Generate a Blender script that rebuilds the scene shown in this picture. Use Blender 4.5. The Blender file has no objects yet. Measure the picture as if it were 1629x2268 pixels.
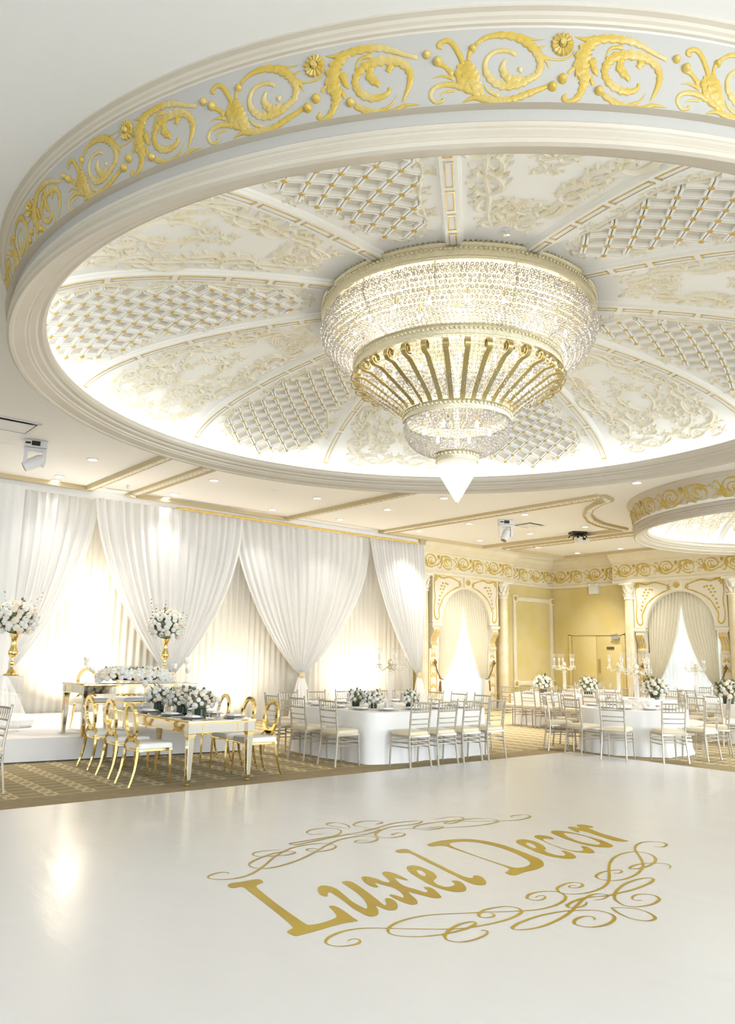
import bpy, math, random
from mathutils import Matrix, Vector
R_ = math.radians
rnd = random.Random(7)
S = bpy.context.scene
COL = S.collection

# ------------------------------------------------------------------ camera
cam_d = bpy.data.cameras.new('camera'); cam = bpy.data.objects.new('camera', cam_d); COL.objects.link(cam)
cam_d.sensor_fit = 'HORIZONTAL'; cam_d.sensor_width = 36.0; cam_d.lens = 36.0 * 1728.0 / 1629.0
cam_d.clip_start = 0.05; cam_d.clip_end = 200
RIGHT = Vector((0.76539518, -0.6432812, 0.01896116)); UP = Vector((-0.13165305, -0.12766895, 0.98304024)); FWD = Vector((0.62995055, 0.75491055, 0.18240713))
M = Matrix((RIGHT, UP, -FWD)).transposed().to_4x4(); M.translation = Vector((0, 0, 1.55))
cam.matrix_world = M
S.camera = cam

# ------------------------------------------------------------------ world, exposure
W = bpy.data.worlds.new('world'); S.world = W; W.use_nodes = True
W.node_tree.nodes['Background'].inputs[0].default_value = (0.80, 0.90, 1.0, 1)
W.node_tree.nodes['Background'].inputs[1].default_value = 0.9
S.view_settings.view_transform = 'Standard'; S.view_settings.look = 'None'
S.view_settings.exposure = 0.90; S.view_settings.gamma = 1.0; S.view_settings.use_curve_mapping = False
cy = S.cycles
cy.use_denoising = True; cy.use_adaptive_sampling = True; cy.adaptive_threshold = 0.06; cy.adaptive_min_samples = 12; cy.max_bounces = 6; cy.diffuse_bounces = 4; cy.glossy_bounces = 3; cy.transmission_bounces = 4
cy.transparent_max_bounces = 14; cy.caustics_reflective = False; cy.caustics_refractive = False
cy.sample_clamp_indirect = 6.0

def lamp(name, kind, loc, energy, color=(1, 1, 1), rot=None, parent=None, **kw):
    d = bpy.data.lights.new(name, kind); d.energy = energy; d.color = color
    for k, v in kw.items(): setattr(d, k, v)
    o = bpy.data.objects.new(name, d); COL.objects.link(o); o.location = loc
    if rot: o.rotation_euler = rot
    if parent: o.parent = parent
    return o
def aim(o, target):
    o.rotation_euler = (Vector(target) - o.location).to_track_quat('-Z', 'Y').to_euler()
WARM = (1.0, 0.86, 0.66); SOFT = (1.0, 0.945, 0.87); DAY = (0.82, 0.91, 1.0)
# daylight from the room's tall windows: behind the photographer, and outside the two arched windows in view
l = lamp('daylight_front', 'AREA', (3.0, -8.8, 2.4), 800, DAY, shape='RECTANGLE', size=11.0, size_y=3.0); aim(l, (7, 6, 2.2))
l = lamp('daylight_side', 'AREA', (20.5, .5, 2.2), 640, DAY, shape='RECTANGLE', size=7.0, size_y=3.0); aim(l, (8, 9, 2.0))
l = lamp('daylight_window_left', 'AREA', (17.53, 17.1, 2.1), 26, (.97, .99, 1), shape='RECTANGLE', size=2.0, size_y=3.2); aim(l, (17.53, 10, 1.6))
l = lamp('daylight_window_right', 'AREA', (22.75, 11.8, 2.1), 26, (.97, .99, 1), shape='RECTANGLE', size=2.0, size_y=3.2); aim(l, (12, 11.8, 1.6))

# ------------------------------------------------------------------ materials
def mat(name, col, rough=0.5, metal=0.0, col2=None, nscale=8.0, lo=0.4, hi=0.6, bump=0.0, bscale=60.0, spec=0.5, coat=0.0, sheen=0.0, emit=None, estr=0.0, trans=0.0, coord='Object'):
    m = bpy.data.materials.new(name); m.use_nodes = True
    nt = m.node_tree; b = nt.nodes['Principled BSDF']
    b.inputs['Base Color'].default_value = (*col, 1); b.inputs['Roughness'].default_value = rough
    b.inputs['Metallic'].default_value = metal; b.inputs['Specular IOR Level'].default_value = spec
    b.inputs['Coat Weight'].default_value = coat; b.inputs['Sheen Weight'].default_value = sheen
    if emit: b.inputs['Emission Color'].default_value = (*emit, 1); b.inputs['Emission Strength'].default_value = estr
    tc = nt.nodes.new('ShaderNodeTexCoord')
    if col2 is not None:
        n = nt.nodes.new('ShaderNodeTexNoise'); n.inputs['Scale'].default_value = nscale; n.inputs['Detail'].default_value = 3
        nt.links.new(tc.outputs[coord], n.inputs['Vector'])
        r = nt.nodes.new('ShaderNodeValToRGB'); r.color_ramp.elements[0].position = lo; r.color_ramp.elements[1].position = hi
        r.color_ramp.elements[0].color = (*col, 1); r.color_ramp.elements[1].color = (*col2, 1)
        nt.links.new(n.outputs['Fac'], r.inputs['Fac']); nt.links.new(r.outputs['Color'], b.inputs['Base Color'])
    if bump:
        n = nt.nodes.new('ShaderNodeTexNoise'); n.inputs['Scale'].default_value = bscale; n.inputs['Detail'].default_value = 2
        nt.links.new(tc.outputs[coord], n.inputs['Vector'])
        bp = nt.nodes.new('ShaderNodeBump'); bp.inputs['Strength'].default_value = bump; bp.inputs['Distance'].default_value = 0.02
        nt.links.new(n.outputs['Fac'], bp.inputs['Height']); nt.links.new(bp.outputs['Normal'], b.inputs['Normal'])
    if trans > 0:
        t = nt.nodes.new('ShaderNodeBsdfTranslucent'); t.inputs['Color'].default_value = (*col, 1)
        mx = nt.nodes.new('ShaderNodeMixShader'); mx.inputs[0].default_value = trans
        nt.links.new(b.outputs[0], mx.inputs[1]); nt.links.new(t.outputs[0], mx.inputs[2])
        nt.links.new(mx.outputs[0], nt.nodes['Material Output'].inputs['Surface'])
    return m
def clear_mat(name, tint=(1, 1, 1), body=0.10, gloss=0.35, rough=0.03, fres=0):
    """thin clear glass: light passes straight through, edges reflect, a little of it shines white"""
    m = bpy.data.materials.new(name); m.use_nodes = True; nt = m.node_tree; N = nt.nodes; L = nt.links
    N.remove(N['Principled BSDF'])
    tr = N.new('ShaderNodeBsdfTransparent'); tr.inputs[0].default_value = (*tint, 1)
    gl = N.new('ShaderNodeBsdfGlossy'); gl.inputs['Roughness'].default_value = rough
    df = N.new('ShaderNodeBsdfTranslucent'); df.inputs[0].default_value = (1, .97, .92, 1)
    dd = N.new('ShaderNodeBsdfDiffuse'); dd.inputs[0].default_value = (1, .98, .95, 1)
    md = N.new('ShaderNodeMixShader'); md.inputs[0].default_value = 0.5; L.new(df.outputs[0], md.inputs[1]); L.new(dd.outputs[0], md.inputs[2])
    lw = N.new('ShaderNodeLayerWeight'); lw.inputs[0].default_value = .5
    pw = N.new('ShaderNodeMath'); pw.operation = 'POWER'; pw.inputs[1].default_value = 2.5; L.new(lw.outputs['Facing'], pw.inputs[0])
    ml = N.new('ShaderNodeMath'); ml.operation = 'MULTIPLY_ADD'; ml.inputs[1].default_value = gloss; ml.inputs[2].default_value = .04; L.new(pw.outputs[0], ml.inputs[0])
    m1 = N.new('ShaderNodeMixShader'); 
    if fres: lw.inputs[0].default_value = gloss; L.new(lw.outputs['Fresnel'], m1.inputs[0])
    else: L.new(ml.outputs[0], m1.inputs[0])
    L.new(tr.outputs[0], m1.inputs[1]); L.new(gl.outputs[0], m1.inputs[2])
    m2 = N.new('ShaderNodeMixShader'); m2.inputs[0].default_value = body; L.new(m1.outputs[0], m2.inputs[1]); L.new(md.outputs[0], m2.inputs[2])
    L.new(m2.outputs[0], N['Material Output'].inputs['Surface'])
    return m
MT = dict(
 ceiling=mat('ceiling_paint', (.865, .86, .85), .9, bump=.03, bscale=40),
 dome=mat('dome_paint', (.92, .905, .86), .75),
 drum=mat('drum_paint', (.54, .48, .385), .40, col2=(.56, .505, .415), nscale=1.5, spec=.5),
 plaster=mat('ornament_cream', (.86, .81, .69), .55, col2=(.82, .73, .50), nscale=9, lo=.45, hi=.75),
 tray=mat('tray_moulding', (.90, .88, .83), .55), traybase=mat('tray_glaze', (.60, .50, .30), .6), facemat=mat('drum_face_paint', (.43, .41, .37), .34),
 frieze=mat('frieze_gilding', (.52, .36, .06), .38, col2=(.58, .47, .22), nscale=3.5, lo=.45, hi=.68, bump=.25, bscale=45),
 wallfrieze=mat('wall_frieze_gilding', (.55, .38, .06), .45, col2=(.66, .50, .17), nscale=4, lo=.45, hi=.7),
 gold=mat('gold_paint', (.74, .55, .20), .35, .25, col2=(.66, .46, .13), nscale=14),
 polished=mat('polished_gold', (.93, .72, .30), .07, 1.0),
 chand=mat('champagne_gold', (.80, .74, .55), .28, .85, bump=.5, bscale=110),
 champ=mat('champagne_frame', (.45, .40, .31), .34, .4, col2=(.54, .49, .40), nscale=6),
 cream_trim=mat('cream_trim', (.79, .73, .58), .5, col2=(.76, .69, .51), nscale=3),
 wall=mat('wall_paint', (.64, .525, .21), .75, col2=(.66, .56, .28), nscale=1.2, bump=.04, bscale=90),
 panel=mat('arch_panel_paint', (.80, .74, .61), .55),
 marble=mat('column_marble', (.80, .70, .50), .25, col2=(.72, .58, .34), nscale=2.2, lo=.42, hi=.7),
 sheer=mat('white_sheer', (.93, .92, .90), .9, trans=.4, sheen=.2),
 drape=mat('white_drape', (.88, .875, .865), .9, trans=.30, sheen=.2),
 windowsheer=mat('window_sheer', (.86, .89, .89), .9, trans=.32),
 windowdrape=mat('ivory_drape', (.88, .815, .66), .8, trans=.25, sheen=.2),
 cloth=mat('table_cloth', (.92, .90, .87), .85, sheen=.2, bump=.05, bscale=25),
 cushion=mat('ivory_cushion', (.76, .66, .46), .7, sheen=.3, bump=.05, bscale=120),
 leather=mat('white_leatherette', (.88, .85, .80), .42, bump=.04, bscale=120),
 riser=mat('white_riser', (.84, .82, .80), .6, bump=.08, bscale=140),
 mirror=mat('antique_mirror', (.74, .68, .58), .07, 1.0),
 porcelain=mat('porcelain', (.88, .87, .85), .2),
 silver=mat('cutlery_steel', (.75, .72, .66), .2, 1.0),
 rose=mat('rose_white', (.90, .88, .80), .65, sheen=.2, col2=(.86, .85, .80), nscale=20),
 blush=mat('rose_blush', (.86, .73, .60), .65, sheen=.2, col2=(.90, .81, .70), nscale=20),
 ivoryrose=mat('rose_ivory', (.90, .81, .62), .65, sheen=.2, col2=(.91, .86, .74), nscale=20),
 leaf=mat('eucalyptus_leaf', (.09, .10, .035), .55, col2=(.25, .26, .14), nscale=12),
 plastic=mat('white_plastic', (.78, .78, .79), .35), grey=mat('grey_plastic', (.35, .35, .35), .4), black=mat('black_plastic', (.015, .014, .012), .4),
 glass=clear_mat('clear_glass', body=.07), crystal=clear_mat('cut_crystal', body=.34, gloss=.55), acrylic=clear_mat('clear_acrylic', body=.05, gloss=.15),
 bead=clear_mat('crystal_bead', (1, .985, .95), body=.24, gloss=.5, fres=1),
 armgold=mat('scroll_arm_gold', (.50, .40, .17), .32, .85), latshade=mat('lattice_cell_shade', (.76, .70, .60), .7),
 frost=mat('frosted_glass', (.92, .88, .80), .4, trans=.7, emit=(1, .90, .78), estr=.35),
 wax=mat('candle_wax', (.92, .89, .80), .5), cord=mat('brown_tieback', (.20, .11, .03), .7), gem=mat('tie_band_gold', (.78, .68, .42), .3, .6, bump=.6, bscale=160),
 bulb=mat('lamp_bulb', (1, 1, 1), .5, emit=(1, .92, .80), estr=9), led=mat('cove_led', (1, 1, 1), .5, emit=(.93, .98, 1.0), estr=3.6), led2=mat('cove_led_dim', (1, 1, 1), .5, emit=(.93, .98, 1.0), estr=1.0),
 down=mat('downlight_glow', (1, 1, 1), .5, emit=(1, .93, .82), estr=5.0),
 ink=mat('gold_floor_print', (.44, .28, .002), .3, .0, col2=(.52, .36, .015), nscale=1.2, spec=.25), brown=mat('oak_plate', (.42, .30, .10), .5), soil=mat('dark_green_glass', (.03, .05, .03), .2),
)
def carpet():
    m = bpy.data.materials.new('patterned_carpet'); m.use_nodes = True; nt = m.node_tree; N = nt.nodes; L = nt.links
    b = N['Principled BSDF']; b.inputs['Roughness'].default_value = .95; b.inputs['Specular IOR Level'].default_value = .1
    g = N.new('ShaderNodeNewGeometry'); sp = N.new('ShaderNodeSeparateXYZ'); L.new(g.outputs['Position'], sp.inputs[0])
    def mth(op, a, c=None, d=None):
        n = N.new('ShaderNodeMath'); n.operation = op
        for i, v in enumerate((a, c, d)):
            if v is None: continue
            if isinstance(v, (int, float)): n.inputs[i].default_value = v
            else: L.new(v, n.inputs[i])
        return n.outputs[0]
    def tri(v, per): return mth('ABSOLUTE', mth('SUBTRACT', mth('FRACT', mth('DIVIDE', v, per)), .5))   # 0..0.5, 0.5 at the line
    PX, PY = .42, .21
    x, y = sp.outputs[0], sp.outputs[1]
    # chains of small rings running along y, thin bars across x between them
    cx = mth('SUBTRACT', mth('MULTIPLY', mth('FRACT', mth('DIVIDE', x, PX)), PX), PX / 2)
    cyy = mth('SUBTRACT', mth('MULTIPLY', mth('FRACT', mth('DIVIDE', y, PY)), PY), PY / 2)
    box = mth('MAXIMUM', mth('ABSOLUTE', cx), mth('ABSOLUTE', cyy))
    ring = mth('LESS_THAN', mth('ABSOLUTE', mth('SUBTRACT', box, .058)), .017)
    bars = mth('MULTIPLY', mth('LESS_THAN', mth('ABSOLUTE', mth('SUBTRACT', mth('ABSOLUTE', cyy), .078)), .013), mth('GREATER_THAN', mth('ABSOLUTE', cx), .02))
    link = mth('MULTIPLY', mth('LESS_THAN', mth('ABSOLUTE', cx), .022), mth('GREATER_THAN', mth('ABSOLUTE', cyy), .07))
    pat = mth('MAXIMUM', mth('MAXIMUM', ring, mth('MULTIPLY', bars, .55)), link)
    # plain border round the dance floor
    inb = mth('MULTIPLY', mth('LESS_THAN', y, 9.0), mth('LESS_THAN', x, 12.35))
    pat = mth('MULTIPLY', pat, mth('SUBTRACT', 1.0, inb))
    mx = N.new('ShaderNodeMix'); mx.data_type = 'RGBA'
    mx.inputs[6].default_value = (.41, .325, .19, 1); mx.inputs[7].default_value = (.78, .65, .39, 1)
    L.new(pat, mx.inputs[0])
    no = N.new('ShaderNodeTexNoise'); no.inputs['Scale'].default_value = 9; L.new(g.outputs['Position'], no.inputs['Vector'])
    hs = N.new('ShaderNodeHueSaturation'); L.new(mx.outputs[2], hs.inputs['Color'])
    L.new(mth('MULTIPLY_ADD', no.outputs['Fac'], .3, .85), hs.inputs['Value'])
    L.new(hs.outputs[0], b.inputs['Base Color'])
    n2 = N.new('ShaderNodeTexNoise'); n2.inputs['Scale'].default_value = 260; L.new(g.outputs['Position'], n2.inputs['Vector'])
    bp = N.new('ShaderNodeBump'); bp.inputs['Strength'].default_value = .4; bp.inputs['Distance'].default_value = .01
    L.new(n2.outputs['Fac'], bp.inputs['Height']); L.new(bp.outputs[0], b.inputs['Normal'])
    return m
MT['carpet'] = carpet()
def vinyl():
    m = mat('white_vinyl', (.77, .757, .742), .24, spec=.35, coat=.10)
    nt = m.node_tree; N = nt.nodes; L = nt.links; b = N['Principled BSDF']; b.inputs['Coat Roughness'].default_value = .08
    g = N.new('ShaderNodeNewGeometry')
    mp = N.new('ShaderNodeMapping'); mp.inputs['Scale'].default_value = (1.0, .45, 1); mp.inputs['Rotation'].default_value = (0, 0, R_(-35)); L.new(g.outputs['Position'], mp.inputs[0])
    n1 = N.new('ShaderNodeTexNoise'); n1.inputs['Scale'].default_value = 2.2; n1.inputs['Detail'].default_value = 4; n1.inputs['Distortion'].default_value = .6; L.new(mp.outputs[0], n1.inputs['Vector'])
    bp = N.new('ShaderNodeBump'); bp.inputs['Strength'].default_value = .15; bp.inputs['Distance'].default_value = .05
    L.new(n1.outputs['Fac'], bp.inputs['Height']); L.new(bp.outputs[0], b.inputs['Normal'])
    return m
MT['vinyl'] = vinyl()

# ------------------------------------------------------------------ mesh helpers
def spline(pts, n=6, closed=False):
    """Catmull-Rom through points of any dimension"""
    P = [tuple(p) for p in pts]; k = len(P)
    if k < 3 and not closed:
        return [tuple(a + (b - a) * i / n for a, b in zip(P[0], P[1])) for i in range(n + 1)]
    out = []
    for i in range(k if closed else k - 1):
        if closed: a, b, c, d = P[i - 1], P[i], P[(i + 1) % k], P[(i + 2) % k]
        else: a, b, c, d = P[max(i - 1, 0)], P[i], P[i + 1], P[min(i + 2, k - 1)]
        for j in range(n):
            t = j / n; t2 = t * t; t3 = t2 * t
            out.append(tuple(.5 * (2 * q + (r - p) * t + (2 * p - 5 * q + 4 * r - s) * t2 + (3 * q - p - 3 * r + s) * t3) for p, q, r, s in zip(a, b, c, d)))
    if not closed: out.append(P[-1])
    return out
class MB:
    def __init__(s): s.v = []; s.f = []
    def add(s, vs, fs):
        o = len(s.v); s.v += [tuple(v) for v in vs]; s.f += [tuple(i + o for i in f) for f in fs]; return s
    def box(s, c, d, rz=0.0, taper=1.0):
        x, y, z = d[0] / 2, d[1] / 2, d[2] / 2; ca, sa = math.cos(rz), math.sin(rz); vs = []
        for k, q in ((-1, taper), (1, 1.0)):
            for i, j in ((-1, -1), (1, -1), (1, 1), (-1, 1)):
                a, b = i * x * q, j * y * q
                vs.append((c[0] + a * ca - b * sa, c[1] + a * sa + b * ca, c[2] + k * z))
        return s.add(vs, [(3, 2, 1, 0), (4, 5, 6, 7), (0, 1, 5, 4), (1, 2, 6, 5), (2, 3, 7, 6), (3, 0, 4, 7)])
    def rbox(s, c, d, r=.02, n=3):
        """box with rounded plan corners and a softened top edge"""
        x, y, z = d[0] / 2, d[1] / 2, d[2] / 2; rings = []
        for ins, zz in ((0, -z), (0, z - r), (r * .3, z - r * .3), (r, z)):
            ring = []
            for q, (sx, sy) in enumerate(((1, 1), (-1, 1), (-1, -1), (1, -1))):
                for i in range(n + 1):
                    a = math.pi / 2 * (q + i / n); R = max(r * 1.6, .002)
                    ring.append((c[0] + sx * (x - R) + (R - ins) * math.cos(a), c[1] + sy * (y - R) + (R - ins) * math.sin(a), c[2] + zz))
            rings.append(ring)
        return s.rings(rings, True, True)
    def rings(s, rings, cap0=False, cap1=False, closed=True):
        n = len(rings[0]); vs = [p for r in rings for p in r]; fs = []
        for i in range(len(rings) - 1):
            for j in range(n if closed else n - 1):
                k = (j + 1) % n; fs.append((i * n + j, i * n + k, (i + 1) * n + k, (i + 1) * n + j))
        if cap0: fs.append(tuple(range(n - 1, -1, -1)))
        if cap1: fs.append(tuple(range((len(rings) - 1) * n, len(rings) * n)))
        return s.add(vs, fs)
    def lathe(s, prof, seg=24, c=(0, 0, 0), cap0=False, cap1=False):
        return s.rings([[(c[0] + r * math.cos(2 * math.pi * i / seg), c[1] + r * math.sin(2 * math.pi * i / seg), c[2] + z) for i in range(seg)] for r, z in prof], cap0, cap1)
    def tube(s, pts, r, seg=6, cap=True, flat=1.0, up=None):
        P = [Vector(p) for p in pts]; n = len(P); rad = r if isinstance(r, (list, tuple)) else [r] * n; rings = []
        ref = Vector(up) if up else None
        for i in range(n):
            t = (P[min(i + 1, n - 1)] - P[max(i - 1, 0)])
            if t.length < 1e-9: t = Vector((0, 0, 1))
            t.normalize()
            q = ref if ref is not None else (Vector((0, 0, 1)) if abs(t.z) < .9 else Vector((1, 0, 0)))
            a = t.cross(q); a.normalize(); b = a.cross(t)
            if ref is None: ref = b if up is None and n > 2 else None
            elif up is None: ref = b
            rings.append([P[i] + a * (math.cos(2 * math.pi * k / seg) * rad[i]) + b * (math.sin(2 * math.pi * k / seg) * rad[i] * flat) for k in range(seg)])
        return s.rings(rings, cap, cap)
    def sphere(s, c, r, seg=8, rg=5, sz=1.0):
        prof = [(max(r * math.sin(math.pi * i / rg), 1e-4), -r * sz * math.cos(math.pi * i / rg)) for i in range(rg + 1)]
        return s.lathe(prof, seg, c)
    def grid(s, nu, nv, fn):
        vs = [fn(i / nu, j / nv) for i in range(nu + 1) for j in range(nv + 1)]
        return s.add(vs, [(i * (nv + 1) + j, (i + 1) * (nv + 1) + j, (i + 1) * (nv + 1) + j + 1, i * (nv + 1) + j + 1) for i in range(nu) for j in range(nv)])
    def prism(s, poly, fn, h0, h1):
        """poly in (a,b), fn(a,b,h) -> xyz"""
        n = len(poly); vs = [fn(a, b, h0) for a, b in poly] + [fn(a, b, h1) for a, b in poly]
        return s.add(vs, [tuple(range(n - 1, -1, -1)), tuple(range(n, 2 * n))] + [(i, (i + 1) % n, n + (i + 1) % n, n + i) for i in range(n)])
    def relief(s, strokes, fn, depth=.75, n=4, prof=7, leafy=.0, veins=0):
        """raised carved strokes: each a list of (a, b, width); fn(a, b, h) -> xyz. Wide strokes get veins and a lobed edge."""
        for st in strokes:
            Q = spline(st, n); m = len(Q); vs = []
            for i in range(m):
                p, q = Q[max(i - 1, 0)], Q[min(i + 1, m - 1)]; tx, ty = q[0] - p[0], q[1] - p[1]; L = math.hypot(tx, ty) or 1e-6
                nx, ny = -ty / L, tx / L; w = max(Q[i][2], .002)
                if leafy and w > leafy: w *= 1.0 + .20 * ((i % 3) - 1)
                end = 0.0 if i in (0, m - 1) else 1.0
                for k in range(prof):
                    a = math.pi * k / (prof - 1); hh = math.sin(a) * w * .5 * depth * end
                    if veins and w > veins: hh *= (.62, 1.0, .66, 1.06, .66, 1.0, .62)[k * 6 // (prof - 1)] if 0 < k < prof - 1 else 1
                    if leafy and w > leafy and k % 2 == 0 and 0 < k < prof - 1: hh *= .55
                    vs.append(fn(Q[i][0] + nx * math.cos(a) * w / 2, Q[i][1] + ny * math.cos(a) * w / 2, hh))
            s.add(vs, [(i * prof + k, (i + 1) * prof + k, (i + 1) * prof + k + 1, i * prof + k + 1) for i in range(m - 1) for k in range(prof - 1)])
        return s
    def mesh(s, name, m, smooth=35):
        me = bpy.data.meshes.new(name); me.from_pydata(s.v, [], s.f); me.materials.append(m)
        if smooth:
            me.polygons.foreach_set('use_smooth', [True] * len(me.polygons)); me.set_sharp_from_angle(angle=R_(smooth))
        return me
    def build(s, name, m, parent=None, smooth=35, loc=None, rz=None, kind=None, label=None):
        return link(name, s.mesh(name, m, smooth), parent, loc, rz, kind, label)
def link(name, me, parent=None, loc=None, rz=None, kind=None, label=None):
    o = bpy.data.objects.new(name, me); COL.objects.link(o)
    if parent is not None: o.parent = parent
    if loc is not None: o.location = loc
    if rz is not None: o.rotation_euler = (0, 0, rz)
    if kind: o['kind'] = kind
    if label: o['label'] = label
    return o
def tag(o, label=None, cat=None, group=None, kind=None):
    if label: o['label'] = label
    if cat: o['category'] = cat
    if group: o['group'] = group
    if kind: o['kind'] = kind
    return o
def empty(name, loc=(0, 0, 0), rz=0.0, label=None, cat=None, group=None, kind=None, parent=None):
    o = bpy.data.objects.new(name, None); COL.objects.link(o); o.location = loc; o.rotation_euler = (0, 0, rz); o.empty_display_size = .1
    if parent is not None: o.parent = parent
    return tag(o, label, cat, group, kind)
def copy_tree(o, parent=None, kids=None):
    c = o.copy(); COL.objects.link(c)
    if parent is not None: c.parent = parent
    for ch in kids_of(o): copy_tree(ch, c)
    return c
_K = {}
def kids_of(o):
    if o.name not in _K: _K[o.name] = list(o.children)
    return _K[o.name]
def place(proto, used, loc, rz, label, group=None, scale=None):
    """first call moves the prototype itself, later calls copy it with all its parts"""
    o = proto if not used else copy_tree(proto)
    used.append(1); o.location = loc; o.rotation_euler = (0, 0, rz); o['label'] = label
    if group: o['group'] = group
    elif 'group' in o: del o['group']
    if scale: o.scale = scale
    return o

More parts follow.
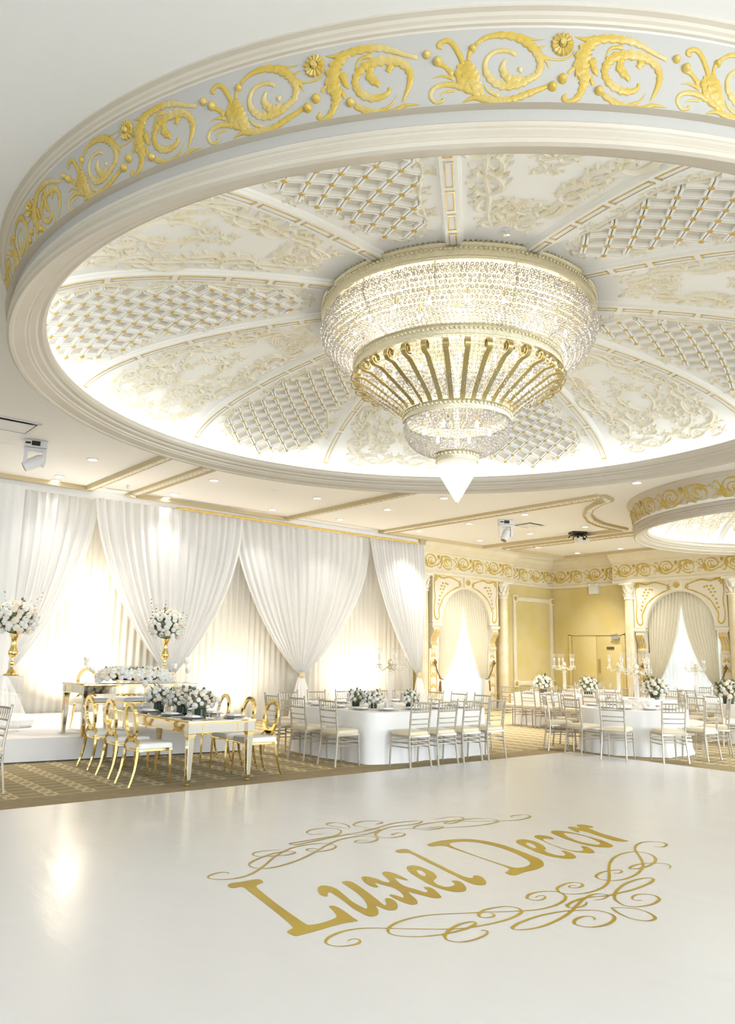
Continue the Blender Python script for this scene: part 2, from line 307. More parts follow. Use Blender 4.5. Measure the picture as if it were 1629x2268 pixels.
# ------------------------------------------------------------------ traced prints and carved scrollwork (metres)
LETTERS=[
('L',['2.940,4.932 2.991,4.964 3.066,4.951 3.154,4.950 3.193,4.930 3.190,4.882 3.169,4.848 3.123,4.828 3.089,4.801 3.063,4.725 3.015,4.524 2.969,4.297 2.934,4.098 2.917,3.989 2.925,3.959 2.975,3.945 3.050,3.950 3.114,3.965 3.141,3.982 3.171,4.033 3.198,4.095 3.222,4.162 3.246,4.165 3.259,4.124 3.239,4.016 3.213,3.916 3.198,3.850 3.168,3.848 3.096,3.862 2.992,3.860 2.887,3.852 2.800,3.852 2.759,3.855 2.748,3.885 2.750,3.933 2.770,3.953 2.807,3.968 2.828,3.996 2.846,4.056 2.891,4.256 2.940,4.490 2.977,4.681 3.005,4.814 2.995,4.852 2.947,4.852 2.930,4.877']),
('u',['3.367,4.480 3.407,4.529 3.447,4.552 3.478,4.537 3.495,4.489 3.490,4.422 3.458,4.321 3.402,4.150 3.383,4.043 3.381,3.994 3.406,4.009 3.447,4.065 3.508,4.181 3.560,4.331 3.595,4.464 3.615,4.532 3.650,4.548 3.677,4.520 3.670,4.451 3.633,4.317 3.588,4.177 3.548,4.061 3.523,3.992 3.526,3.972 3.558,4.001 3.594,4.053 3.617,4.076 3.641,4.065 3.637,4.014 3.605,3.949 3.560,3.896 3.518,3.866 3.482,3.873 3.470,3.911 3.472,3.960 3.473,3.994 3.459,3.987 3.426,3.927 3.383,3.877 3.344,3.851 3.315,3.856 3.300,3.890 3.306,3.950 3.323,4.053 3.370,4.210 3.399,4.335 3.410,4.394 3.386,4.390 3.343,4.339 3.326,4.351 3.326,4.396']),
('x',['3.802,4.545 3.836,4.560 3.859,4.534 3.871,4.465 3.865,4.383 3.875,4.343 3.899,4.351 3.940,4.424 3.974,4.508 4.000,4.548 4.038,4.566 4.064,4.534 4.064,4.443 4.044,4.348 4.031,4.306 4.011,4.312 4.003,4.369 3.998,4.403 3.981,4.385 3.930,4.282 3.910,4.203 3.914,4.152 3.919,4.089 3.920,4.030 3.937,4.017 3.971,4.051 3.991,4.103 4.018,4.104 4.029,4.068 3.992,3.977 3.947,3.896 3.925,3.875 3.894,3.880 3.872,3.922 3.858,3.999 3.845,4.065 3.837,4.090 3.813,4.051 3.770,3.952 3.731,3.892 3.699,3.869 3.665,3.880 3.656,3.929 3.661,4.014 3.678,4.093 3.693,4.120 3.710,4.115 3.719,4.064 3.721,4.025 3.738,4.031 3.772,4.081 3.809,4.169 3.821,4.239 3.811,4.307 3.806,4.360 3.796,4.380 3.777,4.365 3.751,4.303 3.723,4.307 3.722,4.364 3.755,4.463']),
('e',['4.236,4.541 4.282,4.577 4.325,4.573 4.348,4.530 4.340,4.440 4.313,4.333 4.260,4.248 4.211,4.211 4.173,4.192 4.143,4.157 4.119,4.093 4.122,4.037 4.152,4.015 4.192,4.017 4.234,4.046 4.263,4.103 4.297,4.088 4.294,4.034 4.246,3.956 4.198,3.903 4.155,3.882 4.108,3.895 4.076,3.948 4.067,4.041 4.080,4.143 4.120,4.277 4.168,4.422', '4.254,4.451 4.283,4.446 4.268,4.390 4.231,4.332 4.199,4.306 4.188,4.324 4.208,4.384']),
('l',['4.510,4.967 4.554,4.997 4.619,4.994 4.640,4.961 4.615,4.880 4.580,4.738 4.514,4.502 4.453,4.282 4.421,4.131 4.432,4.075 4.455,4.073 4.484,4.100 4.514,4.098 4.520,4.059 4.483,3.990 4.434,3.932 4.393,3.903 4.353,3.909 4.332,3.947 4.338,4.025 4.387,4.204 4.445,4.417 4.507,4.645 4.560,4.822 4.564,4.880 4.517,4.901 4.498,4.926']),
('D',['4.879,4.984 4.948,5.008 5.072,5.022 5.211,4.994 5.319,4.932 5.386,4.816 5.408,4.630 5.370,4.419 5.312,4.216 5.269,4.101 5.192,4.016 5.112,3.965 4.998,3.941 4.881,3.948 4.784,3.933 4.737,3.937 4.731,3.981 4.743,4.023 4.791,4.039 4.840,4.065 4.870,4.112 4.896,4.255 4.922,4.435 4.950,4.624 4.969,4.779 4.977,4.857 4.936,4.905 4.866,4.916', '5.070,4.902 5.144,4.911 5.247,4.865 5.300,4.774 5.316,4.585 5.268,4.367 5.194,4.183 5.125,4.092 5.061,4.055 4.990,4.042 4.926,4.056 4.909,4.100 4.916,4.241 4.940,4.451 4.985,4.691 5.019,4.827']),
('e',['5.596,4.620 5.652,4.649 5.720,4.637 5.740,4.553 5.691,4.418 5.616,4.321 5.570,4.289 5.545,4.282 5.503,4.212 5.495,4.145 5.503,4.092 5.528,4.074 5.580,4.097 5.633,4.157 5.647,4.191 5.674,4.165 5.639,4.073 5.591,4.005 5.549,3.976 5.492,3.982 5.444,4.034 5.423,4.137 5.443,4.273 5.507,4.449 5.554,4.561', '5.609,4.523 5.657,4.529 5.648,4.481 5.593,4.401 5.547,4.370 5.538,4.395 5.563,4.462']),
('c',['5.884,4.650 5.946,4.672 5.992,4.632 5.998,4.562 5.967,4.498 5.932,4.488 5.911,4.538 5.874,4.542 5.823,4.495 5.770,4.382 5.729,4.228 5.737,4.127 5.775,4.087 5.835,4.102 5.885,4.149 5.912,4.183 5.944,4.160 5.913,4.078 5.847,4.005 5.807,3.984 5.754,4.022 5.716,4.098 5.718,4.235 5.768,4.397 5.833,4.543 5.857,4.611']),
('o',['6.173,4.686 6.228,4.701 6.288,4.652 6.312,4.536 6.294,4.377 6.266,4.218 6.207,4.088 6.167,4.035 6.104,4.014 6.051,4.045 6.002,4.132 6.000,4.267 6.046,4.443 6.104,4.584 6.130,4.640', '6.220,4.577 6.254,4.577 6.281,4.497 6.268,4.359 6.207,4.224 6.156,4.157 6.094,4.133 6.065,4.174 6.059,4.294 6.115,4.444 6.174,4.535']),
('r',['6.469,4.716 6.517,4.715 6.531,4.657 6.549,4.636 6.601,4.706 6.648,4.731 6.698,4.688 6.694,4.601 6.662,4.566 6.610,4.586 6.582,4.542 6.507,4.377 6.474,4.229 6.447,4.091 6.441,4.060 6.394,4.058 6.343,4.115 6.368,4.238 6.420,4.415 6.449,4.533 6.430,4.569 6.386,4.522 6.368,4.550 6.420,4.654']),
]
FLOURISH=[
'2.942,3.625 2.985,3.629 3.003,3.603 2.991,3.576 2.953,3.557 2.897,3.564 2.843,3.593 2.822,3.644 2.839,3.689 2.897,3.731 2.996,3.756 3.097,3.745 3.182,3.701 3.249,3.646 3.376,3.538 3.519,3.427 3.605,3.380 3.678,3.359 3.793,3.335 3.917,3.325 4.021,3.334 4.093,3.354 4.125,3.367 4.159,3.414 4.157,3.460 4.123,3.499 4.049,3.524 3.989,3.531 3.941,3.525 3.876,3.498 3.844,3.464 3.848,3.433 3.894,3.413 3.936,3.425 3.951,3.452 3.938,3.462',
'4.433,3.502 4.481,3.515 4.512,3.500 4.493,3.468 4.433,3.449 4.382,3.467 4.374,3.514 4.399,3.544 4.468,3.574 4.554,3.571 4.633,3.533 4.664,3.487 4.636,3.419 4.598,3.382 4.520,3.344 4.387,3.320 4.248,3.334 4.146,3.375 4.010,3.452 3.946,3.493 3.820,3.560 3.644,3.655 3.500,3.691 3.361,3.683 3.268,3.645 3.227,3.610 3.205,3.563 3.226,3.503 3.305,3.434 3.423,3.383 3.557,3.364 3.643,3.366 3.721,3.388 3.743,3.418 3.716,3.433 3.635,3.438 3.532,3.409 3.449,3.369 3.401,3.318 3.399,3.271 3.442,3.227 3.527,3.212 3.625,3.225 3.675,3.251 3.684,3.278 3.659,3.289',
'4.888,3.507 4.883,3.528 4.845,3.531 4.818,3.501 4.856,3.470 4.926,3.479 4.969,3.519 4.954,3.559 4.886,3.580 4.764,3.561 4.709,3.532 4.666,3.479 4.670,3.433 4.718,3.391 4.819,3.358 4.966,3.362 5.122,3.408 5.268,3.488 5.469,3.621 5.629,3.717 5.825,3.801 6.012,3.833 6.130,3.807 6.170,3.744 6.136,3.649 6.049,3.573 5.933,3.521 5.795,3.491 5.670,3.497 5.615,3.523 5.633,3.544 5.719,3.567 5.836,3.556 5.932,3.500 5.977,3.446 5.941,3.386 5.867,3.355',
'5.401,3.540 5.422,3.513 5.485,3.520 5.510,3.558 5.459,3.587 5.356,3.601 5.248,3.580 5.192,3.543 5.174,3.481 5.219,3.422 5.331,3.397 5.503,3.415 5.693,3.480 5.813,3.542 5.966,3.654 6.103,3.768 6.217,3.859 6.342,3.924 6.486,3.955 6.599,3.919 6.636,3.850 6.597,3.786 6.491,3.757 6.444,3.785 6.443,3.811',
'4.963,3.044 4.931,3.068 4.943,3.103 5.025,3.134 5.096,3.115 5.131,3.056 5.087,2.992 4.998,2.962 4.895,2.961 4.796,2.995 4.768,3.054 4.825,3.152 4.912,3.216 5.023,3.269 5.193,3.320 5.373,3.336 5.493,3.313 5.500,3.275 5.427,3.242 5.305,3.221 5.124,3.213 4.973,3.228 4.854,3.242 4.753,3.285 4.671,3.303 4.561,3.299 4.469,3.274 4.438,3.238 4.475,3.211 4.543,3.205 4.602,3.223 4.631,3.247',
'4.709,3.237 4.759,3.216 4.853,3.228 4.878,3.258 4.855,3.298 4.781,3.313 4.645,3.284 4.533,3.243 4.374,3.183 4.221,3.143 4.053,3.122 3.930,3.131 3.852,3.164 3.835,3.194 3.856,3.216 3.931,3.238 4.073,3.252 4.214,3.245 4.353,3.213 4.461,3.156 4.529,3.098 4.545,3.014 4.499,2.951 4.403,2.914 4.300,2.912 4.219,2.947 4.197,3.007 4.221,3.049 4.289,3.079 4.362,3.079 4.398,3.053 4.390,3.018 4.356,3.003',
'4.657,3.077 4.706,3.041 4.765,2.967 4.762,2.883 4.713,2.806 4.649,2.785 4.594,2.807 4.568,2.872 4.585,2.956 4.617,3.018 4.657,3.077',
'3.096,5.178 3.097,5.224 3.041,5.244 2.957,5.212 2.926,5.157 2.969,5.088 3.078,5.047 3.216,5.078 3.399,5.200 3.642,5.401 3.899,5.546 4.099,5.562 4.221,5.494 4.224,5.386 4.132,5.322 4.005,5.320 3.949,5.385 3.963,5.433 4.025,5.432 4.035,5.383',
'3.778,5.548 3.699,5.579 3.593,5.596 3.528,5.553 3.524,5.485 3.615,5.420 3.746,5.382 3.838,5.414 3.792,5.479 3.651,5.474 3.444,5.388 3.345,5.311 3.322,5.221 3.380,5.143 3.527,5.144 3.745,5.211 3.970,5.329 4.199,5.465 4.399,5.552 4.590,5.561 4.690,5.511 4.703,5.414 4.622,5.348 4.516,5.332 4.444,5.382 4.474,5.434 4.542,5.433 4.559,5.384',
'4.410,5.805 4.326,5.844 4.319,5.928 4.418,6.002 4.551,5.993 4.634,5.914 4.604,5.800 4.466,5.697 4.276,5.685 4.079,5.684 3.963,5.676 3.974,5.624 4.123,5.626 4.388,5.655 4.581,5.666 4.701,5.581 4.928,5.647 4.931,5.708 4.840,5.719 4.790,5.702',
'4.757,5.871 4.814,5.973 4.810,6.109 4.734,6.139 4.671,6.104 4.672,5.995 4.723,5.874',
'4.897,5.785 4.857,5.888 4.879,5.961 5.018,6.023 5.152,5.965 5.165,5.875 5.048,5.844',
'4.565,5.676 4.839,5.688 5.173,5.780 5.426,5.765 5.518,5.702 5.368,5.645 5.082,5.678 4.846,5.581 4.742,5.474 4.762,5.373 4.904,5.341 5.004,5.390 4.996,5.456 4.898,5.444 4.901,5.392',
'5.338,5.447 5.469,5.443 5.503,5.408 5.399,5.373 5.251,5.412 5.235,5.519 5.368,5.589 5.562,5.591 5.822,5.539 6.083,5.479 6.165,5.362 6.123,5.273 5.998,5.244 5.758,5.264 5.517,5.355 5.215,5.511 4.995,5.580',
'5.689,5.690 5.863,5.691 5.975,5.614 5.902,5.531 5.713,5.463 5.619,5.495 5.729,5.533 5.911,5.431 6.130,5.280 6.347,5.201 6.565,5.234 6.606,5.332 6.457,5.370 6.383,5.322',
]
FRIEZE=[
'-0.595,0.178,0.045 -0.558,0.151,0.023 -0.513,0.107,0.033',
'-0.456,0.148,0.028 -0.476,0.201,0.029 -0.513,0.263,0.029 -0.545,0.284,0.028 -0.582,0.274,0.024 -0.588,0.256,0.023 -0.568,0.249,0.016',
'-0.440,0.175,0.024 -0.435,0.131,0.077 -0.415,0.073,0.089 -0.382,0.024,0.057 -0.349,-0.014,0.016',
'-0.464,0.156,0.032 -0.480,0.109,0.049 -0.440,0.034,0.049 -0.366,-0.009,0.008',
'-0.431,0.175,0.021 -0.427,0.210,0.019 -0.406,0.235,0.040',
'-0.395,0.253,0.021 -0.343,0.286,0.024 -0.270,0.298,0.034 -0.189,0.288,0.042 -0.124,0.257,0.048 -0.075,0.209,0.045 -0.051,0.153,0.040 -0.065,0.097,0.036 -0.105,0.072,0.037 -0.154,0.048,0.045 -0.219,0.034,0.045 -0.276,0.045,0.044 -0.324,0.085,0.039 -0.344,0.134,0.029 -0.332,0.182,0.024 -0.294,0.212,0.023 -0.237,0.217,0.024 -0.192,0.202,0.023 -0.188,0.186,0.011',
'-0.146,0.073,0.032 -0.195,0.066,0.045 -0.236,0.091,0.045 -0.252,0.131,0.032 -0.235,0.171,0.016',
'-0.146,0.113,0.032 -0.171,0.122,0.024',
'-0.149,0.287,0.021 -0.084,0.273,0.010 -0.031,0.274,0.002',
'-0.067,0.205,0.032 -0.021,0.161,0.018 -0.006,0.123,0.002',
'-0.067,0.225,0.016 -0.023,0.243,0.003',
'-0.046,0.189,0.024 0.007,0.172,0.013 0.073,0.173,0.011 0.113,0.192,0.008 0.125,0.221,0.004',
'-0.366,-0.009,0.045 -0.440,0.026,0.037 -0.505,0.050,0.033 -0.571,0.055,0.028 -0.621,0.037,0.023 -0.634,-0.001,0.020 -0.605,-0.033,0.018 -0.567,-0.026,0.016 -0.570,-0.010,0.008',
'-0.505,0.083,0.024 -0.571,0.103,0.013 -0.625,0.094,0.002',
'-0.505,0.022,0.016 -0.563,0.017,0.011 -0.584,-0.001,0.003',
'-0.464,-0.041,0.005 -0.398,-0.020,0.028 -0.324,-0.035,0.041 -0.251,-0.041,0.041 -0.185,-0.032,0.037 -0.120,-0.008,0.034 -0.055,0.016,0.028 -0.006,0.034,0.021',
'-0.350,0.050,0.003 -0.325,0.012,0.019 -0.267,-0.017,0.024',
'0.095,0.100,0.018 0.143,0.145,0.023',
'0.271,0.280,0.024 0.210,0.252,0.057 0.175,0.199,0.081 0.166,0.126,0.081 0.184,0.079,0.065 0.174,0.023,0.041 0.144,-0.028,0.033 0.103,-0.045,0.028 0.074,-0.029,0.023 0.090,-0.006,0.013',
'0.221,0.185,0.041 0.238,0.122,0.033 0.260,0.093,0.004',
'0.127,0.291,0.003 0.185,0.279,0.024 0.267,0.285,0.041 0.350,0.291,0.044 0.434,0.284,0.038 0.503,0.261,0.033 0.574,0.231,0.025 0.635,0.211,0.024',
'0.385,0.252,0.025 0.320,0.239,0.016 0.291,0.185,0.003',
'0.214,0.093,0.024 0.234,0.046,0.021',
'0.285,0.003,0.030 0.355,-0.041,0.040 0.424,-0.058,0.040 0.493,-0.060,0.033 0.570,-0.033,0.020 0.649,-0.037,0.003',
'0.432,-0.045,0.022 0.491,-0.019,0.012 0.523,0.027,0.003',
'0.552,-0.015,0.010 0.591,0.070,0.030 0.595,0.135,0.037 0.550,0.191,0.045 0.480,0.212,0.050 0.404,0.213,0.051 0.337,0.192,0.047 0.298,0.149,0.041 0.295,0.101,0.036 0.327,0.054,0.041 0.386,0.026,0.041 0.446,0.028,0.032 0.481,0.051,0.022 0.476,0.073,0.013',
'0.379,0.199,0.033 0.377,0.139,0.046 0.417,0.098,0.033 0.427,0.075,0.007',
'0.498,0.193,0.041 0.474,0.151,0.033',
]
BUDS='-0.652,0.219,0.030 -0.595,0.178,0.035 0.015,0.030,0.035 0.067,0.071,0.035 0.264,0.018,0.034 -0.409,0.233,0.028'
ROS=(0.063,0.247)

# ================================================================== SETTING
CEIL = 4.92; WY = 16.6; WX = 22.2
MB().add([(-8, -9, 0), (WX, -9, 0), (WX, WY, 0), (-8, WY, 0)], [(0, 1, 2, 3)]).build('floor', MT['carpet'], kind='structure', label='taupe patterned carpet round the white dance floor')
DOMES = [((5.903, 5.60), 1.0), ((17.10, 6.22), 0.79)]
def ceiling():
    mb = MB(); half = [4.75, 3.75]; cols = []
    for (c, s), h in zip(DOMES, half): cols.append((c[0] - h, c[0] + h, c[1] - h, c[1] + h, c, 4.5 * s))
    x0, x1, y0, y1 = -8, WX, -9, WY
    def q(a, b, c, d): mb.add([(a, c, CEIL), (b, c, CEIL), (b, d, CEIL), (a, d, CEIL)], [(3, 2, 1, 0)])
    q(x0, cols[0][0], y0, y1); q(cols[0][1], cols[1][0], y0, y1); q(cols[1][1], x1, y0, y1)
    for a, b, c, d, cc, R in cols:
        q(a, b, y0, c); q(a, b, d, y1); n = 96; h = (b - a) / 2; inner = []; outer = []
        for i in range(n):
            t = 2 * math.pi * i / n; x, y = math.cos(t), math.sin(t); k = 1 / max(abs(x), abs(y))
            inner.append((cc[0] + R * x, cc[1] + R * y, CEIL)); outer.append((cc[0] + h * x * k, cc[1] + h * y * k, CEIL))
        mb.rings([inner, outer])
    mb.build('ceiling', MT['ceiling'], smooth=0, kind='structure', label='plain off-white ceiling around the two domes')
ceiling()

# ------------------------------------------------------------------ dance floor with its print
df = MB().box((5.8, 3.0, .003), (11.8, 10.9, .006)).build('dance_floor', MT['vinyl'], smooth=0)
tag(df, 'glossy white vinyl dance floor with gold lettering under the big dome', 'dance floor')
def pts2(s): return [tuple(float(q) for q in a.split(',')) for a in s.split()]
def letter(name, loops):
    cu = bpy.data.curves.new('c', 'CURVE'); cu.dimensions = '2D'; cu.fill_mode = 'BOTH'
    for lp in loops:
        P = spline(pts2(lp), 4, True); sp = cu.splines.new('POLY'); sp.points.add(len(P) - 1)
        for i, p in enumerate(P): sp.points[i].co = (p[0], p[1], 0, 1)
        sp.use_cyclic_u = True
    o = bpy.data.objects.new('tmp', cu); COL.objects.link(o)
    me = bpy.data.meshes.new_from_object(o.evaluated_get(bpy.context.evaluated_depsgraph_get())); bpy.data.objects.remove(o); bpy.data.curves.remove(cu)
    me.name = 'letter'; me.materials.clear(); me.materials.append(MT['ink'])
    r = link('letter', me, df, (0, 0, .0072)); return r
for nm, loops in LETTERS: letter(nm, loops)
for fi, st in enumerate(FLOURISH):
    P = spline(pts2(st), 6); n = len(P); vs = []
    tot = 0; 
    for i in range(n):
        p, q = P[max(i - 1, 0)], P[min(i + 1, n - 1)]; tx, ty = q[0] - p[0], q[1] - p[1]; L = math.hypot(tx, ty) or 1e-6
        # pen strokes swell where they run across the page
        w = .0032 + .0078 * abs((tx * .94 + ty * .34) / L) ** 3 * min(1, 8 * i / n, 8 * (n - i) / n)
        w = max(w, .004); nx, ny = -ty / L * w, tx / L * w
        zf = .0072 + fi * .0001 + .0012 * i / n; vs += [(P[i][0] + nx, P[i][1] + ny, zf), (P[i][0] - nx, P[i][1] - ny, zf)]
    MB().add(vs, [(2 * i + 1, 2 * i + 3, 2 * i + 2, 2 * i) for i in range(n - 1)]).build('flourish', MT['ink'], df, smooth=0)

# ------------------------------------------------------------------ domes
FR = [[tuple(float(q) for q in a.split(',')) for a in st.split()] for st in FRIEZE]
BUD = [tuple(float(q) for q in a.split(',')) for a in BUDS.split()]
UNIT = 1.339
def frieze_unit(fn, m, name='scroll_unit', depth=.5):
    mb = MB(); mb.relief(FR, fn, depth=depth, n=5, leafy=.033)
    for a, z, d in BUD:
        mb.add([fn(a, z, d * .8)] + [fn(a + d * .55 * math.cos(t), z + d * .55 * math.sin(t), d * .55) for t in [math.pi * k / 4 for k in range(8)]] + [fn(a + d * .75 * math.cos(t), z + d * .75 * math.sin(t), 0) for t in [math.pi * k / 4 for k in range(8)]],
               [(0, 1 + k, 1 + (k + 1) % 8) for k in range(8)] + [(1 + k, 9 + k, 9 + (k + 1) % 8, 1 + (k + 1) % 8) for k in range(8)])
    return mb.mesh(name, m, 60)
def rosette_mb(fn, a0, z0, r=.058, petals=14):
    mb = MB(); c = fn(a0, z0, .025)
    ring = [fn(a0 + r * (1 if k % 2 else .86) * math.cos(math.pi * k / petals), z0 + r * (1 if k % 2 else .86) * math.sin(math.pi * k / petals), .018 if k % 2 else .004) for k in range(2 * petals)]
    base = [fn(a0 + r * 1.02 * math.cos(math.pi * k / petals), z0 + r * 1.02 * math.sin(math.pi * k / petals), 0) for k in range(2 * petals)]
    mid = [fn(a0 + r * .4 * math.cos(math.pi * k / petals), z0 + r * .4 * math.sin(math.pi * k / petals), .012) for k in range(2 * petals)]
    mb.rings([base, ring, mid]); n = 2 * petals
    bt = [fn(a0 + r * .26 * math.cos(math.pi * k / 4), z0 + r * .26 * math.sin(math.pi * k / 4), .028) for k in range(8)]
    b0 = [fn(a0 + r * .36 * math.cos(math.pi * k / 4), z0 + r * .36 * math.sin(math.pi * k / 4), .010) for k in range(8)]
    mb.rings([b0, bt], cap1=True); return mb
def sc(cx, cy_, ang, size, turns=1.35, mir=1, w=.2, tail=.9):
    """one C-scroll: a curl at (cx, cy_) with an acanthus tail leaving in direction ang"""
    st = []; N = 12; ca, sa = math.cos(ang), math.sin(ang)
    def tf(x, y): return (cx + ca * x * size - sa * y * mir * size, cy_ + sa * x * size + ca * y * mir * size)
    L = []
    for i in range(N + 1):
        t = i / N; r = .12 + .88 * t; a = -turns * 2 * math.pi * (1 - t) - math.pi / 2
        x, y = tf(r * math.cos(a) * .62, r * math.sin(a) * .62 + 0.0); L.append((x, y, size * w * (.55 + .75 * t)))
    for k, (x, y) in enumerate(((.55, -.60), (1.05, -.42), (1.45, -.05), (1.45 + tail * .5, .35))):
        x, y = tf(x, y); L.append((x, y, size * w * (1.5, 1.35, .9, .25)[k]))
    st.append(L)
    for bx, by, dx, dy in ((.25, -.6, .35, -.42), (.75, -.55, .42, -.36), (1.15, -.35, .45, -.22), (.9, -.4, .1, .42), (.35, .5, .4, .25), (-.45, .4, -.28, .35)):   # leaf lobes
        a, b = tf(bx, by), tf(bx + dx * .6, by + dy * .75), ; c = tf(bx + dx, by + dy)
        st.append([(a[0], a[1], size * w * 1.1), (b[0], b[1], size * w * .9), (c[0], c[1], size * w * .15)])
    for k in range(7):             # small lobes round the outside of the curl
        t = .42 + .58 * k / 6; a_ = -turns * 2 * math.pi * (1 - t) - math.pi / 2; r = (.12 + .88 * t) * .62
        p0, p1, p2 = tf(r * math.cos(a_), r * math.sin(a_)), tf((r + .17) * math.cos(a_ + .22), (r + .17) * math.sin(a_ + .22)), tf((r + .27) * math.cos(a_ + .5), (r + .27) * math.sin(a_ + .5))
        st.append([(*p0, size * w * .9), (*p1, size * w * .75), (*p2, size * w * .12)])
    a = tf(0, 0); st.append([(a[0] - size * .1, a[1], size * .24), (a[0] + size * .1, a[1], size * .24)])
    return st
def build_dome(C, s, idx):
    first = idx == 1
    Rd, z0, hh = 4.42 * s, 4.42, .98
    root = empty('ceiling_dome', (C[0], C[1], 0), label='large coffered ceiling dome with the chandelier, over the dance floor' if first else 'smaller ceiling dome above the far round tables', kind='structure')
    def zs(r): return z0 + hh * math.sqrt(max(0, 1 - (r / Rd) ** 2))
    prof = [(Rd * math.sin(math.pi / 2 * i / 20), 0) for i in range(20, 0, -1)]
    MB().lathe([(r, zs(r)) for r, _ in prof] + [(.02, zs(0))], 96).build('dome_shell', MT['dome'], root)
    e = 4.52 * s - 4.52
    P = [(4.57, 4.93), (4.57, 4.905), (4.545, 4.895), (4.54, 4.875), (4.525, 4.865), (4.52, 4.85), (4.505, 4.845), (4.50, 4.835), (4.405, 4.355), (4.415, 4.35), (4.43, 4.335), (4.42, 4.32), (4.425, 4.305), (4.44, 4.29), (4.442, 4.275), (4.425, 4.26), (4.428, 4.245), (4.44, 4.23), (4.44, 4.205), (4.42, 4.195),
         (4.395, 4.205), (4.385, 4.22), (4.30, 4.245), (4.288, 4.262), (4.27, 4.265), (4.262, 4.285), (4.215, 4.30), (4.20, 4.325), (4.165, 4.33), (4.14, 4.355), (4.135, 4.39), (4.15, 4.415), (4.28, 4.415), (4.47, 4.415)]
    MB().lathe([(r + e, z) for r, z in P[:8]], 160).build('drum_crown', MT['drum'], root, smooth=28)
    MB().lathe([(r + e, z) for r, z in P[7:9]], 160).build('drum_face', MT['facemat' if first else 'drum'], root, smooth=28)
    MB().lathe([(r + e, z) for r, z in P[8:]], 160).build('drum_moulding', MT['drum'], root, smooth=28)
    # cove light hidden behind the lip
    MB().lathe([(4.30 + e, 4.417), (4.36 + e, 4.417), (4.36 + e, 4.435), (4.30 + e, 4.435), (4.30 + e, 4.417)], 96).build('cove_led_strip', MT['led' if first else 'led2'], root, smooth=0)
    # carved scroll frieze round the drum
    RF = 4.45 + e; n = 21 if first else 16; da = 2 * math.pi / n; k = da * RF / UNIT
    fn = lambda a, z, h: ((RF - .016 + z * .2 + h) * math.cos(a * k / RF), (RF - .016 + z * .2 + h) * math.sin(a * k / RF), 4.50 + z)
    me = frieze_unit(fn, MT['frieze']); rm = rosette_mb(fn, ROS[0], ROS[1]).mesh('rosette', MT['frieze'])
    a0 = -2.2576 - ROS[0] * k / RF
    for i in range(n):
        a = a0 + i * da
        link('scroll_ornament', me, root, rz=a); link('rosette', rm, root, rz=a)
    # ribs along the meridians, each a raised band with sunk gilded slots
    base = math.atan2(-C[1], -C[0]) + (-.02 if first else .1)
    def S3(r, v, h, phi):          # r along the meridian (metres from the axis), v across, h off the surface
        a = phi + v / max(r, .3); q = zs(r); dz = -hh / Rd * (r / Rd) / math.sqrt(max(1e-3, 1 - (r / Rd) ** 2)); L = math.hypot(1, dz)
        r2 = r + h * dz / L * 1.0; return (r2 * math.cos(a), r2 * math.sin(a), q - h / L)
    r_in, r_out = 1.30 * s, 4.39 * s
    # radii spaced by arc length
    arc = [(0, r_in)]; 
    while arc[-1][1] < r_out:
        r = arc[-1][1]; d = hh / Rd * (r / Rd) / math.sqrt(max(2e-3, 1 - (r / Rd) ** 2)); arc.append((arc[-1][0] + .01 * math.hypot(1, d), r + .01))
    TOT = arc[-1][0]
    def r_at(u):
        u = max(0, min(TOT, u)); lo, hi = 0, len(arc) - 1
        while hi - lo > 1:
            m = (lo + hi) // 2
            if arc[m][0] <= u: lo = m
            else: hi = m
        a, b = arc[lo], arc[hi]; return a[1] + (b[1] - a[1]) * ((u - a[0]) / max(1e-6, b[0] - a[0]))
    hw = .072 * s
    def F0(u, v, h): return S3(r_at(u), v, h, 0.0)
    mb = MB(); N = 40
    for i in range(N + 1):
        u = TOT * i / N
        mb.v += [F0(u, -hw * 1.35, 0), F0(u, -hw * 1.2, .02), F0(u, -hw, .022), F0(u, -hw * .95, .05), F0(u, hw * .95, .05), F0(u, hw, .022), F0(u, hw * 1.2, .02), F0(u, hw * 1.35, 0)]
    mb.f = [(i * 8 + j, (i + 1) * 8 + j, (i + 1) * 8 + j + 1, i * 8 + j + 1) for i in range(N) for j in range(7)]
    rib_me = mb.mesh('rib', MT['dome'], 30)
    slots = []; g = [.16, .52, .95, 1.45, 2.05, 2.78, 3.70]
    g = [q * TOT / 3.78 for q in g]
    for a, b in zip(g[:-1], g[1:]):
        sb = MB(); a += .03; b -= .03; w = hw * .52; nn = 10
        for (v0, v1, h0, h1) in ((-w, -w * .72, .052, .058), (w * .72, w, .058, .052)):
            sb.grid(nn, 1, lambda i, j: F0(a + (b - a) * i, v0 + (v1 - v0) * j, h0 + (h1 - h0) * j))
        for u0, u1 in ((a, a + .018), (b - .018, b)): sb.grid(1, 3, lambda i, j: F0(u0 + (u1 - u0) * i, -w + 2 * w * j, .058))
        slots.append(sb.mesh('slot_moulding', MT['gold'], 30))
    NR = 12
    for i in range(NR):
        phi = base + i * 2 * math.pi / NR
        rb = link('rib', rib_me, root, rz=phi)
        for sm in slots: link('slot_moulding', sm, rb)
    # panels between the ribs: lattice with rosettes, and carved scrollwork, by turns
    def hwid(u):                    # half width of the lattice field
        t = u / TOT
        for (t0, w0), (t1, w1) in zip(((.12, .0), (.18, .26), (.34, .36), (.50, .56), (.62, .52), (.74, .76), (.86, .80), (.955, .40), (.98, 0)), ((.18, .26), (.34, .36), (.50, .56), (.62, .52), (.74, .76), (.86, .80), (.955, .40), (.98, 0), (1.1, 0))):
            if t0 <= t <= t1: return s * (w0 + (w1 - w0) * (t - t0) / (t1 - t0))
        return 0
    stp = .28 * s; bars = MB(); cross = []
